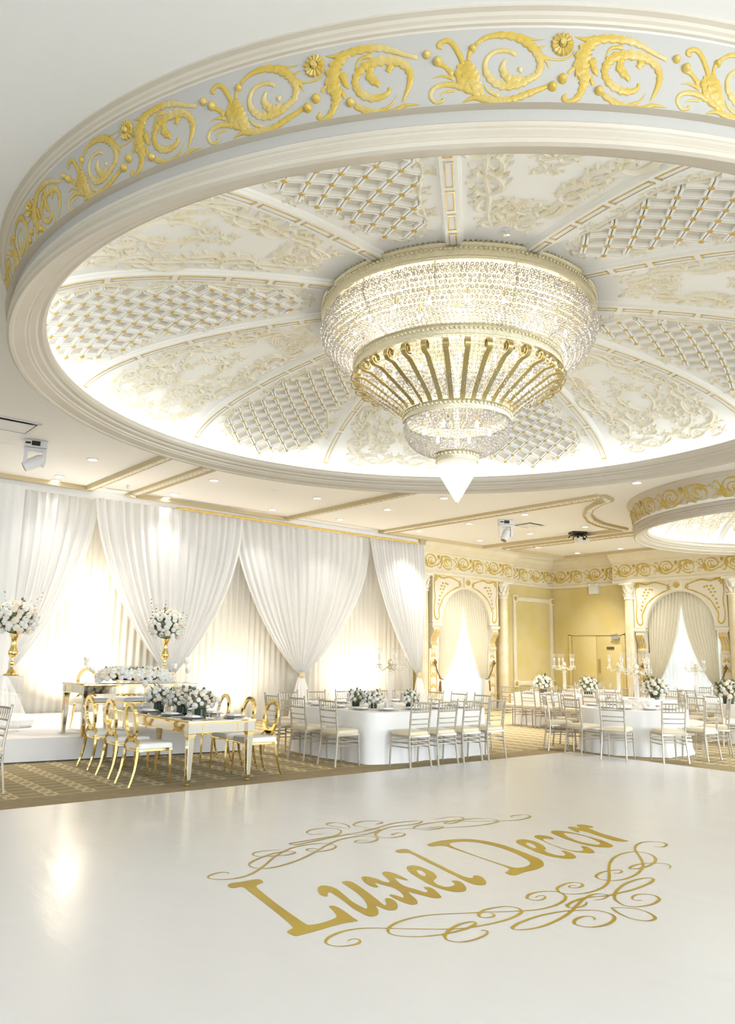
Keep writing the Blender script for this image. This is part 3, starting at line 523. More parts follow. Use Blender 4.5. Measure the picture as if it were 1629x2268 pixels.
    U0 = .12 * TOT; nU = int(TOT / stp * 2) + 2
    inside = lambda u, v: abs(v) < hwid(u)
    for sg in (1, -1):
        for j in range(-14, 60):
            run = []
            for i in range(0, 240):
                u = U0 + i * .02; v = sg * (u - U0 - j * stp * 1.0)
                ok = u < TOT and inside(u, v)
                if ok: run.append((u, v))
                if (not ok or i == 239) and run:
                    if len(run) > 3:
                        for off in (-.016, .016):
                            Q = run[::3] + ([run[-1]] if (len(run) - 1) % 3 else []); o2 = off * s * .7; w = .010 * s * .7; rg = []
                            for u_, v_ in Q:
                                n1 = (u_ - o2 - w, v_ + sg * (o2 + w)); n2 = (u_ - o2 + w, v_ + sg * (o2 - w)); rg.append([F0(*n1, 0), F0(*n1, .04), F0(*n2, .04), F0(*n2, 0)])
                            bars.rings(rg, True, True)
                    run = []
    for a in range(-14, 60):
        for b in range(-14, 60):
            u = U0 + (a + b) * stp / 2; v = (a - b) * stp / 2 * -1
            if 0 < u < TOT and abs(v) < hwid(u) - .01: cross.append((u, v))
    lat_me = bars.mesh('lattice', MT['dome'], 20)
    fl = MB(); nn_ = 60  # tan sheet behind the bars: shade inside the cells put into its colour
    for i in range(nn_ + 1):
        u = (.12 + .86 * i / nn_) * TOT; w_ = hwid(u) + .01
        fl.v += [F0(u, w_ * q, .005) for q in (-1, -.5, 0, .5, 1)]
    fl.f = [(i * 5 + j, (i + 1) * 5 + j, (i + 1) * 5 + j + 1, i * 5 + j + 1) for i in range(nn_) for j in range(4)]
    fld_me = fl.mesh('lattice_cell_shade', MT['latshade'], 30)
    rm = MB(); rm.lathe([(.022, 0), (.027, .010), (.021, .020), (.011, .017), (.009, .026), (.001, .028)], 8)
    for k in range(5): rm.sphere((.018 * math.cos(k * 1.257), .018 * math.sin(k * 1.257), .014), .010, 5, 4)
    ros_me = rm.mesh('lattice_rosette', MT['gold'], 50)
    border = []
    for sd in (1, -1):              # leafy scrolled edge of the lattice field
        for t, sz, ang in ((.15, .11, .3), (.24, .12, .2), (.36, .11, .25), (.47, .13, .35), (.585, .12, -.2), (.69, .14, .35), (.80, .13, .1), (.905, .13, -.9), (.965, .12, -1.3)):
            u = t * TOT; border += sc(u, sd * (hwid(u) + .03 * s), ang * sd, sz * s, mir=sd, w=.24)
        L = [(t * TOT, sd * (hwid(t * TOT) + .015 * s), .035 * s) for t in [.15 + .8 * i / 22 for i in range(23)]]; border.append(L)
    for t, sz in ((.115, .12), (.985, .10)):
        u = t * TOT; border += sc(u, .05 * s, 1.2, sz * s, w=.24) + sc(u, -.05 * s, -1.2, sz * s, mir=-1, w=.24)
    bor_me = MB().relief(border, F0, depth=1.05, n=4, prof=7, veins=.022).mesh('acanthus_border', MT['plaster'], 60)
    chain, cart, swag = [], [], []
    for sd in (1, -1):
        for t, v, sz, ang, mir in ((.17, .16, .13, .35, 1), (.26, .24, .14, .2, -1), (.36, .36, .16, .3, 1), (.455, .44, .15, .2, 1), (.56, .56, .17, .15, -1), (.66, .62, .16, .25, 1), (.75, .60, .17, -.2, 1), (.83, .66, .15, -.5, -1)):
            chain += sc(t * TOT, sd * v * s, ang * sd, sz * 1.25 * s, mir=mir * sd, w=.26)
        chain.append([(t * TOT, sd * v * s, w * s) for t, v, w in ((.13, .08, .03), (.2, .2, .05), (.32, .3, .06), (.42, .42, .05), (.52, .5, .06), (.64, .6, .06), (.74, .62, .05), (.84, .62, .02))])
        cart.append([(t * TOT, sd * v * s, w * s) for t, v, w in ((.53, .03, .03), (.56, .14, .05), (.62, .21, .05), (.68, .17, .05), (.72, .09, .06), (.735, .02, .04))])
        for t, v, sz, ang, mir in ((.535, .09, .11, 1.0, 1), (.64, .22, .12, 2.3, 1), (.72, .24, .12, .4, -1), (.78, .14, .14, 1.1, 1), (.80, .34, .13, .9, -1), (.86, .22, .12, 1.8, 1), (.46, .06, .08, .3, 1), (.70, .40, .11, 1.2, 1), (.25, .07, .11, .4, 1), (.19, .05, .09, .9, -1)):
            cart += sc(t * TOT, sd * v * s, ang * sd, sz * 1.15 * s, mir=mir * sd, w=.26)
        for t, v, sz, ang, mir in ((.915, .10, .11, 1.2, 1), (.935, .34, .12, 1.5, -1), (.945, .56, .11, 1.6, 1), (.90, .68, .11, .3, 1)):
            swag += sc(t * TOT, sd * v * s, ang * sd, sz * 1.2 * s, mir=mir * sd, w=.26)
        swag.append([(t * TOT, sd * v * s, w * s) for t, v, w in ((.90, .02, .05), (.925, .12, .05), (.955, .24, .045), (.95, .40, .05), (.93, .52, .04), (.90, .66, .02))])
    fan = []
    for tc, rr, n_ in ((.765, .15, 9), (.30, .12, 9), (.185, .10, 7)):
        for k in range(n_):
            a = math.pi * (k / (n_ - 1)) - math.pi / 2; u = tc * TOT
            fan.append([(u + .02 * math.cos(a), .03 * s * math.sin(a), .02 * s), (u - rr * s * .6 * math.cos(a), rr * s * .62 * math.sin(a), .045 * s), (u - rr * s * math.cos(a), rr * s * math.sin(a), .03 * s)])
    ch_me = MB().relief(chain, F0, depth=1.05, n=4, prof=7, veins=.022).mesh('acanthus_scroll', MT['plaster'], 60)
    ca_me = MB().relief(cart, F0, depth=1.05, n=4, prof=7, veins=.022).mesh('cartouche', MT['plaster'], 60)
    sw_me = MB().relief(swag, F0, depth=1.05, n=4, prof=7, veins=.022).mesh('festoon', MT['plaster'], 60)
    fa_me = MB().relief(fan, F0, depth=1.3, n=3, prof=6).mesh('shell_ornament', MT['plaster'], 60)
    todo = []
    for i in range(NR):
        phi = base + (i + .5) * 2 * math.pi / NR
        if i % 2 == (1 if first else 0):
            la = link('lattice', lat_me, root, rz=phi); link('lattice_cell_shade', fld_me, root, rz=phi); link('acanthus_border', bor_me, root, rz=phi)
            for u, v in cross: todo.append((u, v, phi, i))
        else:
            for nm, me in (('acanthus_scroll', ch_me), ('cartouche', ca_me), ('festoon', sw_me), ('shell_ornament', fa_me)): link(nm, me, root, rz=phi)
    # rosettes: those that show largest one by one, the rest as one piece
    def key(q):
        p = Vector(S3(r_at(q[0]), q[1], .04, q[2])) + Vector((C[0], C[1], -1.55)); d = p.dot(FWD); x = p.dot(RIGHT) / d * 1728 + 814.5; y = 1134 - p.dot(UP) / d * 1728
        return p.length + (0 if (0 < x < 1629 and 0 < y < 2268) else 50)
    todo.sort(key=key); cut = 290 if first else 110; rest = MB()
    for n_, (u, v, phi, i) in enumerate(todo):
        p = S3(r_at(u), v, .03, phi); q = S3(r_at(u), v, .3, phi); d = (Vector(q) - Vector(p)).normalized(); rot = d.to_track_quat('Z', 'Y')
        if n_ < cut:
            o = link('lattice_rosette', ros_me, root, p); o.rotation_euler = rot.to_euler(); o.scale = (s, s, s)
        else:
            m4 = Matrix.LocRotScale(Vector(p), rot, Vector((s, s, s)))
            rest.lathe([(.04 * s, 0), (.034 * s, .026 * s), (.001, .036 * s)], 6) if False else rest.add([m4 @ Vector(v_) for v_ in rm.v], rm.f)
    if rest.v: rest.build('lattice_rosettes_rest', MT['gold'], root, 50, kind='stuff').name = 'far_lattice_rosette'
    return zs
build_dome(*DOMES[0], 1); build_dome(*DOMES[1], 2)

# ------------------------------------------------------------------ ceiling trays: enriched mouldings
def moulding(path, closed=False, idx=[0]):
    """enriched cornice along a ceiling path; room side of the tray lies to the left of the path"""
    idx[0] += 1
    mb = MB(); n = len(path); rings = []
    for i, p in enumerate(path):
        a = Vector(path[max(i - 1, 0)]); b = Vector(path[min(i + 1, n - 1)]); P = Vector(p)
        d1 = (P - a).normalized() if i > 0 else (b - P).normalized(); d2 = (b - P).normalized() if i < n - 1 else d1
        t = (d1 + d2).normalized(); k = 1 / max(.35, t.dot(d1)); nn = Vector((-t.y, t.x)) * k
        rings.append([(P.x + nn.x * o, P.y + nn.y * o, CEIL - z) for o, z in ((-.12, 0), (-.12, .05), (-.105, .065), (-.09, .05), (.05, .062), (.06, .09), (.085, .09), (.085, 0))])
    mb.rings(rings, True, True)
    o = mb.build('trim_%d' % idx[0], MT['traybase'], smooth=25, kind='structure')
    lf = []                         # zig-zag leaves on the sloping face
    fs = MB()
    for i in range(n - 1):
        a = Vector(path[i]); b = Vector(path[i + 1]); L = (b - a).length; t = (b - a) / L; nn = Vector((-t.y, t.x)); k = max(1, int(L / .17))
        fnl = lambda s_, w, h: (a.x + t.x * s_ + nn.x * (-.09 + .14 * w), a.y + t.y * s_ + nn.y * (-.09 + .14 * w), CEIL - .050 - .012 * w - h)
        for j in range(k):
            s0 = L * j / k; s1 = L * (j + 1) / k; sm = (s0 + s1) / 2
            fs.relief([[(s0, .1, .03), (sm, .95, .045)], [(sm, .95, .045), (s1, .1, .03)], [(sm, .08, .05), (sm, .45, .03)]], lambda a_, b_, h: fnl(a_, b_, h), depth=.9, n=3, prof=4)
    fs.build('leaf_enrichment', MT['tray'], o, smooth=60)
    return o
moulding([(5.72, 9.6), (5.72, 15.95), (-6, 15.95)][::1])
moulding([(10.72, 8.5), (10.72, 15.95), (6.68, 15.95), (6.68, 9.6)])
arcp = [(DOMES[1][0][0] + 4.35 * math.cos(t), DOMES[1][0][1] + 4.35 * math.sin(t)) for t in [R_(118 + (142 - 118) * i / 10) for i in range(11)]]
arcp = [(13.75, 9.0), (14.2, 9.12), (14.35, 9.45), (14.75, 9.95), (15.3, 10.4), (15.95, 10.74), (16.6, 10.92), (17.3, 10.95), (17.75, 10.95)]
moulding([(17.75, 10.95), (17.75, 15.75), (13.75, 15.75), (13.75, 9.0)])
moulding(arcp)
moulding([(21.3, 2.0), (21.3, 15.4), (18.45, 15.4), (18.45, 9.9)])

# ------------------------------------------------------------------ walls
def wall_box(name, x0, x1, y0, y1, z0, z1, root): return MB().box(((x0 + x1) / 2, (y0 + y1) / 2, (z0 + z1) / 2), (x1 - x0, y1 - y0, z1 - z0)).build(name, MT['wall'], root, smooth=0)
def wall_with_hole(name, label, fn, spans, hole):
    (a0, a1), (h0, h1, hz0, hz1) = spans, hole; mb = MB(); th = .2
    for p0, p1, q0, q1 in ((a0, h0, 0, 5.1), (h1, a1, 0, 5.1), (h0, h1, 0, hz0), (h0, h1, hz1, 5.1)):
        if p1 - p0 < .01 or q1 - q0 < .01: continue
        vs = [fn(p, d, q) for d in (0, th) for p, q in ((p0, q0), (p1, q0), (p1, q1), (p0, q1))]
        mb.add(vs, [(0, 1, 2, 3), (7, 6, 5, 4), (0, 4, 5, 1), (1, 5, 6, 2), (2, 6, 7, 3), (3, 7, 4, 0)])
    o = mb.build(name, MT['wall'], smooth=0, kind='structure', label=label)
    return o
BX, BY = 17.53, 11.80
wall_with_hole('wall_back', 'ochre wall behind the white drapes, with the left arched window', lambda p, d, q: (p, WY + d, q), (-8, WX + .2), (BX - 1.1, BX + 1.1, .25, 3.5))
wall_with_hole('wall_right', 'ochre wall with the double door and the right arched window', lambda p, d, q: (WX + d, p, q), (-9, WY), (BY - 1.1, BY + 1.1, .25, 3.5))
def unit_wall(m):
    k = .93
    fn = lambda a, z, h: (a * k, -h, z * 1.08)
    return frieze_unit(fn, m, 'scroll_unit', .55), rosette_mb(fn, ROS[0], ROS[1], .05).mesh('rosette', m)
WF, WR = unit_wall(MT['wallfrieze']); WU = UNIT * .93
def frieze_run(root, x0, x1, y, z=4.30, box=True):
    """plain band, crown and carved scrolls along a wall, in the local frame x along the wall, -y out"""
    if box:
        P = [(0, .02), (-.03, .02), (-.03, -.22), (-.06, -.24), (-.05, -.27), (-.03, -.29), (.0, -.30)]
        prof = [(.25, 4.92), (-.34, 4.92), (-.34, 4.86), (-.26, 4.84), (-.22, 4.74), (-.12, 4.66), (-.06, 4.62), (-.06, 4.60), (-.01, 4.585), (0, 4.57), (0, 4.06), (-.04, 4.05), (-.05, 4.02), (-.03, 4.0), (-.03, 3.97), (.0, 3.95), (.12, 3.95), (.25, 3.95)]
        mb = MB(); mb.rings([[(x0, y + a, b) for a, b in prof], [(x1, y + a, b) for a, b in prof]], closed=False)
        n = len(prof); mb.f.append(tuple(range(n))); mb.f.append(tuple(range(2 * n - 1, n - 1, -1)))
        mb.build('frieze_band', MT['cream_trim'], root, smooth=25)
    k = max(1, round((x1 - x0) / WU)); st = (x1 - x0) / k
    for i in range(k):
        for nm, me in (('scroll_ornament', WF), ('rosette', WR)):
            o = link(nm, me, root, (x0 + st * (i + .5), y, 4.20)); o.scale = (st / WU, 1, 1)
def column(root_loc, rz, label):
    r = empty('column', root_loc, rz, label=label, kind='structure')
    MB().lathe([(.20, 0), (.20, .12), (.19, .14), (.20, .18), (.17, .22), (.165, .26)], 20).build('column_base', MT['cream_trim'], r)
    MB().lathe([(.165, .26), (.168, 1.2), (.160, 2.4), (.145, 3.44), (.155, 3.45)], 24).build('column_shaft', MT['marble'], r)
    cb = MB().lathe([(.150, 3.44), (.17, 3.46), (.17, 3.49), (.15, 3.51), (.155, 3.7), (.19, 3.85), (.215, 3.9)], 16); cb.box((0, 0, 3.93), (.44, .44, .06))
    cb.build('capital', MT['plaster'], r)
    lv = []
    for row, (zb, zt, rr) in enumerate(((3.51, 3.66, .0), (3.62, 3.80, .4), (3.74, 3.90, .0))):
        for k in range(8): lv.append((2 * math.pi * (k + rr) / 8, zb, zt))
    lb = MB()
    for a, zb, zt in lv:
        lb.relief([[(a, zb, .06), (a, zb + (zt - zb) * .5, .085), (a, zt - .02, .06), (a, zt, .02)]], lambda q, z, h, zb=zb, zt=zt: ((.155 + h + .07 * max(0, (z - zb) / (zt - zb)) ** 2) * math.cos(a + (q - a) / .16), (.155 + h + .07 * max(0, (z - zb) / (zt - zb)) ** 2) * math.sin(a + (q - a) / .16), z), depth=.5, n=2, prof=5, leafy=.05)
    lb.build('acanthus_leaf', MT['plaster'], r, 60)
    return r

# ------------------------------------------------------------------ arched window bays
def bay(name, loc, rz, side):
    r = empty(name, loc, rz, label='arched %s window with carved white surround' % side, kind='structure')
    f = MB()
    for x in (-1.1, -.37, .37, 1.1): f.box((x, .1, 1.87), (.07, .1, 3.3))
    for z in (.25, 1.35, 2.45, 3.5): f.box((0, .1, z), (2.2, .09, .07))
    f.build('window_frame', MT['cream_trim'], r, smooth=0)
    for i in range(3):
        for j, (za, zb) in enumerate(((.29, 1.31), (1.39, 2.41), (2.49, 3.46))): MB().box((-.735 + .735 * i, .1, (za + zb) / 2), (.66, .012, zb - za)).build('pane', MT['glass'], r, smooth=0)
    # arched panel: outer rectangle minus an arch of radius 1.05
    W2, zb, zt, Ra, zc = 1.45, 2.56, 4.02, 1.05, 2.57
    n = 24; arch = [(Ra * math.cos(math.pi * i / n), zc + Ra * math.sin(math.pi * i / n)) for i in range(n + 1)]
    outl = []
    for i in range(n + 1):
        t = math.pi * i / n; x, z = math.cos(t), math.sin(t); k = min(W2 / max(abs(x), 1e-6), (zt - zc) / max(z, 1e-6)); outl.append((x * k, zc + z * k))
    # make sure the corners are there
    ca = math.atan2(zt - zc, W2); ins = []
    for i in range(n + 1):
        ins.append((outl[i], arch[i]))
        t0, t1 = math.pi * i / n, math.pi * (i + 1) / n
        for cc, X in ((ca, W2), (math.pi - ca, -W2)):
            if t0 < cc < t1: ins.append(((X, zt), (Ra * math.cos(cc), zc + Ra * math.sin(cc))))
    pb = MB(); y0, y1 = -.36, -.20
    A = [[(o[0], y0, o[1]), (a[0], y0, a[1])] for o, a in ins]; B = [[(o[0], y1, o[1]), (a[0], y1, a[1])] for o, a in ins]
    m = len(ins)
    for i in range(m): pb.v += [A[i][0], A[i][1], B[i][0], B[i][1]]
    for i in range(m - 1):
        a, b = 4 * i, 4 * (i + 1); pb.f += [(a, a + 1, b + 1, b), (a + 2, b + 2, b + 3, a + 3), (a, b, b + 2, a + 2), (a + 1, a + 3, b + 3, b + 1)]
    pb.f += [(0, 2, 3, 1), (4 * m - 4, 4 * m - 3, 4 * m - 1, 4 * m - 2)]
    pb.build('arch_panel', MT['panel'], r, smooth=30)
    ar = MB(); ar.relief([[(x * 1.035, z, .07) for x, z in [(Ra * math.cos(math.pi * i / 20), zc + .02 + Ra * 1.03 * math.sin(math.pi * i / 20)) for i in range(21)]]], lambda a, b, h: (a, y0 - h, b), depth=.6, n=2); ar.build('archivolt', MT['panel'], r)
    fn = lambda a, b, h: (a, y0 - h, b)
    MB().box((0, y0 - .03, 3.83), (.30, .07, .36), 0).build('keystone', MT['panel'], r, smooth=0)
    kb = MB()
    for k in range(7):
        a = math.pi * k / 6; kb.relief([[(0, 3.72, .02), (.06 * math.cos(a), 3.76 + .06 * math.sin(a), .035), (.12 * math.cos(a), 3.82 + .11 * math.sin(a), .02)]], lambda a_, b_, h: (a_, y0 - .065 - h, b_), depth=.8, n=3)
    kb.build('palmette', MT['wallfrieze'], r, 60)
    for sd in (1, -1):
        fr = [[(sd * x, z, w) for x, z, w in ((.25, 3.78, .03), (.45, 3.86, .04), (.75, 3.93, .045), (1.0, 3.88, .05), (1.25, 3.93, .06), (1.36, 3.85, .05), (1.38, 3.55, .035), (1.34, 3.3, .04), (1.38, 3.0, .035), (1.35, 2.75, .05), (1.25, 2.66, .045), (1.17, 2.74, .035), (1.19, 2.95, .035), (1.10, 3.12, .045), (1.0, 3.3, .035), (.86, 3.42, .05), (.7, 3.52, .035), (.48, 3.62, .045), (.3, 3.68, .03), (.25, 3.78, .03))]]
        fr += sc(1.32, 3.86, 2.2 if sd > 0 else .94, .10, mir=sd, w=.3) + sc(sd * .28, 3.74, 1.5, .07, mir=sd, w=.3)
        if sd < 0: fr = [[(-abs(x) if x > 1.2 else x, z, w) for x, z, w in q] for q in fr]
        for x, z in ((1.02, 3.72), (.95, 3.62), (1.08, 3.64), (1.0, 3.54), (1.12, 3.54), (.9, 3.72), (1.06, 3.44), (1.14, 3.34), (1.16, 3.22), (.82, 3.7), (1.2, 3.1)):
            fr.append([(sd * (x - .035), z, .03), (sd * x, z + .02, .055), (sd * (x + .035), z, .03)]); fr.append([(sd * x, z - .03, .01), (sd * (x - .01), z + .03, .05)])
        MB().relief(fr, fn, depth=.6, n=3, leafy=.05).build('spandrel_ornament', MT['wallfrieze'], r, 60)
        # corbel and pilaster under the panel's foot
        cx = sd * 1.28
        cb = MB(); cb.box((cx, -.29, 2.52), (.40, .22, .08)); cb.box((cx, -.27, 2.46), (.34, .18, .06))
        prof = [(-.15, 2.43), (-.36, 2.43), (-.40, 2.36), (-.38, 2.28), (-.30, 2.18), (-.24, 2.05), (-.27, 1.95), (-.31, 1.90), (-.29, 1.84), (-.22, 1.82), (-.15, 1.84)]
        cb.prism(prof, lambda a, b, h: (cx + h, a, b), -.13, .13); cb.build('corbel', MT['panel'], r, 30)
        cs = [[(cx + k * .08, z, w) for z, w in ((2.40, .05), (2.30, .07), (2.15, .05), (2.0, .05), (1.90, .07))] for k in (-1, 0, 1)]
        def cf(a, b, h):
            y = -.36
            for (ya, za), (yb, zb_) in zip(prof[1:-1], prof[2:]):
                if zb_ <= b <= za: y = ya + (yb - ya) * (za - b) / max(1e-6, za - zb_); break
            return (a, y - h, b)
        MB().relief(cs, cf, depth=.6, n=4, leafy=.05).build('corbel_leaf', MT['gold'], r, 60)
        MB().box((cx, -.14, .95), (.36, .20, 1.75)).build('pilaster', MT['cream_trim'], r, smooth=0)
        po = [[(cx + .12 * q, z, .03) for z in (.35, .8, 1.2, 1.5)] for q in (-1, 1)]
        for z in (1.62, 1.35, 1.05, .75, .45): po += sc(cx - .06, z, 1.5, .055, w=.3) + sc(cx + .06, z, 1.6, .055, mir=-1, w=.3)
        MB().relief(po, lambda a, b, h: (a, -.24 - h, b), depth=.6, n=3).build('pilaster_ornament', MT['wallfrieze'], r, 60)
    frieze_run(r, -2.08, 2.06, -.48)
    return r
bay('window_1', (BX, WY, 0), 0, 'left'); bay('window_2', (WX, BY, 0), R_(-90), 'right')
column((BX - 1.80, WY - .32, 0), 0, 'marbled column beside the white drapes'); column((BX + 1.72, WY - .32, 0), 0, 'marbled column right of the left window')
column((WX - .32, BY + 1.62, 0), 0, 'marbled column between door and right window'); column((WX - .32, BY - 1.62, 0), 0, 'marbled column at the right edge of the room')
t = empty('trim_20', (0, WY, 0), 0, kind='structure'); frieze_run(t, BX + 2.06, WX, -.06)
t = empty('trim_21', (WX, 0, 0), R_(-90), kind='structure'); frieze_run(t, -WY, -(BY + 2.08), -.06)
# chair rails and baseboards
for nm, z, hgt, dp in (('baseboard_back', .09, .18, .03), ('trim_22', .50, .06, .045), ('trim_23', .28, .05, .04)):
    MB().box(((BX + 1.5 + WX) / 2, WY - dp / 2, z), (WX - BX - 1.5, dp, hgt)).build(nm, MT['cream_trim'], smooth=0, kind='structure')
for nm, y0, y1, z, hgt, dp in (('baseboard_right', 2, 13.8, .09, .18, .03), ('baseboard_right_far', 15.85, WY, .09, .18, .03)):
    MB().box((WX - dp / 2, (y0 + y1) / 2, z), (dp, y1 - y0, hgt)).build(nm, MT['cream_trim'], smooth=0, kind='structure')
# framed wall panel beside the corner
wp = empty('trim_24', (21.14, WY, 0), kind='structure', label='tall moulded wall frame with carved corner blocks')
for x in (-.98, .98): MB().rbox((0, 0, 0), (.14, 2.70, .07), .02).build('frame_moulding', MT['cream_trim'], wp).matrix_local = Matrix.Translation((x, -.03, 2.2)) @ Matrix.Rotation(R_(90), 4, 'X')
for z in (.80, 3.52): MB().rbox((0, 0, 0), (1.82, .14, .07), .02).build('frame_moulding', MT['cream_trim'], wp).matrix_local = Matrix.Translation((0, -.03, z)) @ Matrix.Rotation(R_(90), 4, 'X')
for x in (-.98, .98):
    for z in (.80, 3.52):
        b = MB().box((x, -.045, z), (.22, .09, .22)).build('corner_block', MT['plaster'], wp, smooth=0)
        rosette_mb(lambda a, c, h: (a, -.09 - h, c), x, z, .085, 8).build('rosette', MT['gold'], b)

# ------------------------------------------------------------------ double door
dr = empty('door_1', (WX, 14.84, 0), R_(-90), label='ochre double door with black sign', kind='structure')
for x in (-1.0, 1.0): MB().box((x, -.03, 1.2), (.10, .10, 2.4)).build('door_frame', MT['wall'], dr, smooth=0)
MB().box((0, -.03, 2.41), (2.10, .10, .07)).build('door_frame', MT['wall'], dr, smooth=0)
for x in (-.47, .47):
    lf = MB().rbox((0, 0, 0), (.93, 2.36, .05), .006).build('door_leaf', MT['wall'], dr); lf.matrix_local = Matrix.Translation((x, -.035, 1.19)) @ Matrix.Rotation(R_(90), 4, 'X')
for z in (.4, 1.4, 2.1): MB().lathe([(.016, 0), (.016, .12)], 8, (-.945, -.07, z), True, True).build('hinge', MT['brown'], dr)
MB().box((.09, -.072, 1.40), (.09, .012, .44)).build('push_plate', MT['brown'], dr, smooth=0)
sg = MB().box((.52, -.07, 1.97), (.26, .015, .07)).build('door_sign', MT['black'], dr, smooth=0)
sgl = MB()
for k in range(11):
    if k not in (4, 8): sgl.box((.52 - .10 + k * .02, -.079, 1.97), (.012, .002, .022))
sgl.build('sign_lettering', MT['gold'], sg, smooth=0)
cl = MB().box((.74, -.10, 2.28), (.26, .07, .06)); cl.build('door_closer', MT['grey'], dr, smooth=0)
MB().tube([(.68, -.12, 2.31), (.52, -.16, 2.36), (.80, -.08, 2.42)], .012, 6).build('closer_arm', MT['grey'], dr)

# ================================================================== CHANDELIER
DC = DOMES[0][0]
def ring_band(mb, R, z0, z1, beads=True):
    h = z1 - z0
    mb.lathe([(R - .03, z1), (R + .012, z1), (R + .02, z1 - .1 * h), (R, z1 - .2 * h), (R + .004, z1 - .5 * h), (R - .004, z0 + .25 * h), (R + .016, z0 + .15 * h), (R + .01, z0), (R - .04, z0), (R - .03, z1)], 120)
    n = int(2 * math.pi * R / .045)
    for i in range(n):
        a = 2 * math.pi * i / n; mb.sphere(((R + .008) * math.cos(a), (R + .008) * math.sin(a), z0 + h * .62), .018, 5, 4)
    return mb
def chandelier():
    root = empty('chandelier', (DC[0], DC[1], 3.14), label='huge tiered crystal chandelier with gold scroll arms under the dome', cat='chandelier'); Zb = -3.14
    def B(name, mb, m, par=root, sm=35, kind=None): 
        o = mb.build(name, m, par, sm, (0, 0, Zb) if par is root else None, kind=kind); return o
    top = ring_band(MB(), 1.475, 5.155, 5.33); B('top_ring', top, MT['chand'])
    gl = MB(); n = 190
    for i in range(n):
        a = 2 * math.pi * i / n; gl.sphere((1.47 * math.cos(a), 1.47 * math.sin(a), 5.345), .020, 5, 4)
    B('gallery_beads', gl, MT['chand'])
    B('middle_ring', ring_band(MB(), 1.115, 4.56, 4.70), MT['chand']); B('lower_ring', ring_band(MB(), .575, 4.03, 4.13), MT['chand']); B('bottom_ring', ring_band(MB(), .215, 3.60, 3.70), MT['chand'])
    B('frosted_cone', MB().lathe([(.212, 3.61), (.215, 3.57), (.19, 3.47), (.012, 3.165)], 32), MT['frost']); B('finial', MB().sphere((0, 0, 3.16), .018, 8, 6), MT['chand'])
    # scrolled arms between the two rings
    pts = [(.60, 4.12), (.63, 4.16), (.70, 4.215), (.82, 4.295), (.94, 4.37), (1.03, 4.425)]
    for i in range(19):
        t = i / 18; a = -math.pi / 2 + t * 2 * math.pi * 1.35; r = .066 * (1 - .70 * t); pts.append((1.098 + r * math.cos(a), 4.500 + r * math.sin(a)))
    arm = MB(); Q = spline(pts, 2); w = .026; vs = []
    for i, (r, z) in enumerate(Q):
        p, q = Q[max(i - 1, 0)], Q[min(i + 1, len(Q) - 1)]; tx, tz = q[0] - p[0], q[1] - p[1]; L = math.hypot(tx, tz) or 1e-6; nx, nz = -tz / L * .005, tx / L * .005
        vs.append([(r + nx, -w, z + nz), (r + nx, w, z + nz), (r - nx, w, z - nz), (r - nx, -w, z - nz)])
    arm.rings(vs, True, True); am = arm.mesh('scroll_arm', MT['armgold'], 40); n = 34
    base = math.atan2(-DC[1], -DC[0]) + math.pi / n
    for i in range(n): link('scroll_arm', am, root, (0, 0, Zb), base + 2 * math.pi * i / n)
    # inner wires and plate that carry the strings
    fr = MB()
    for i in range(12):
        a = 2 * math.pi * i / 12 + .1; ca, sa = math.cos(a), math.sin(a)
        fr.tube([(1.46 * ca, 1.46 * sa, 5.16), (1.47 * ca, 1.47 * sa, 5.02), (1.37 * ca, 1.37 * sa, 4.84), (1.10 * ca, 1.10 * sa, 4.68)], .008, 5)
        fr.tube([(1.05 * ca, 1.05 * sa, 4.60), (.80 * ca, .80 * sa, 4.28), (.56 * ca, .56 * sa, 4.08)], .007, 5)
        fr.tube([(.25 * ca, .25 * sa, 5.28), (1.44 * ca, 1.44 * sa, 5.0)], .008, 5); fr.tube([(.15 * ca, .15 * sa, 4.62), (1.05 * ca, 1.05 * sa, 4.62)], .008, 5)
    for R, z in ((1.2, 5.02), (.8, 4.98), (.8, 4.62)): fr.lathe([(R, z - .01), (R + .01, z), (R, z + .01), (R - .01, z), (R, z - .01)], 48)
    fr.tube([(0, 0, 3.7), (0, 0, 5.36)], .03, 8); B('inner_frame', fr, MT['chand'])
    B('canopy', MB().lathe([(1.46, 5.31), (1.40, 5.325), (.3, 5.37), (.02, 5.38)], 60), MT['chand'])
    # bulbs
    sp = []
    for R, z, n in ((1.16, 4.93, 20), (.80, 4.96, 12), (.80, 4.52, 14), (.35, 3.95, 6)): sp += [(R * math.cos(2 * math.pi * i / n + R), R * math.sin(2 * math.pi * i / n + R), z) for i in range(n)]
    bm = MB().lathe([(.002, -.05), (.016, -.045), (.020, -.02), (.014, .02), (.002, .045)], 8).mesh('bulb', MT['bulb'])
    for p in sp: link('bulb', bm, root, (p[0], p[1], p[2] + Zb))
    sk = MB().lathe([(.012, .03), (.014, .10)], 6).mesh('lamp_socket', MT['gold'])
    for p in sp: link('lamp_socket', sk, root, (p[0], p[1], p[2] + Zb))
    # crystal strings
    beads = []
    def tier(curve, size, gap, row):
        C = spline(curve, 10); acc = 0; rows = [C[0]]
        for p, q in zip(C[:-1], C[1:]):
            acc += math.hypot(q[0] - p[0], q[1] - p[1])
            if acc >= row: rows.append(q); acc = 0
        for k, (r, z) in enumerate(rows):
            n = max(12, int(2 * math.pi * r / gap))
            for i in range(n): 
                a = 2 * math.pi * (i + .5 * (k % 2)) / n; beads.append((r * math.cos(a), r * math.sin(a), z + rnd.uniform(-.004, .004), size * rnd.uniform(.9, 1.08)))
    tier([(1.44, 5.13), (1.475, 5.05), (1.475, 4.97), (1.44, 4.88), (1.35, 4.79), (1.22, 4.72), (1.13, 4.70)], .0195, .045, .043)
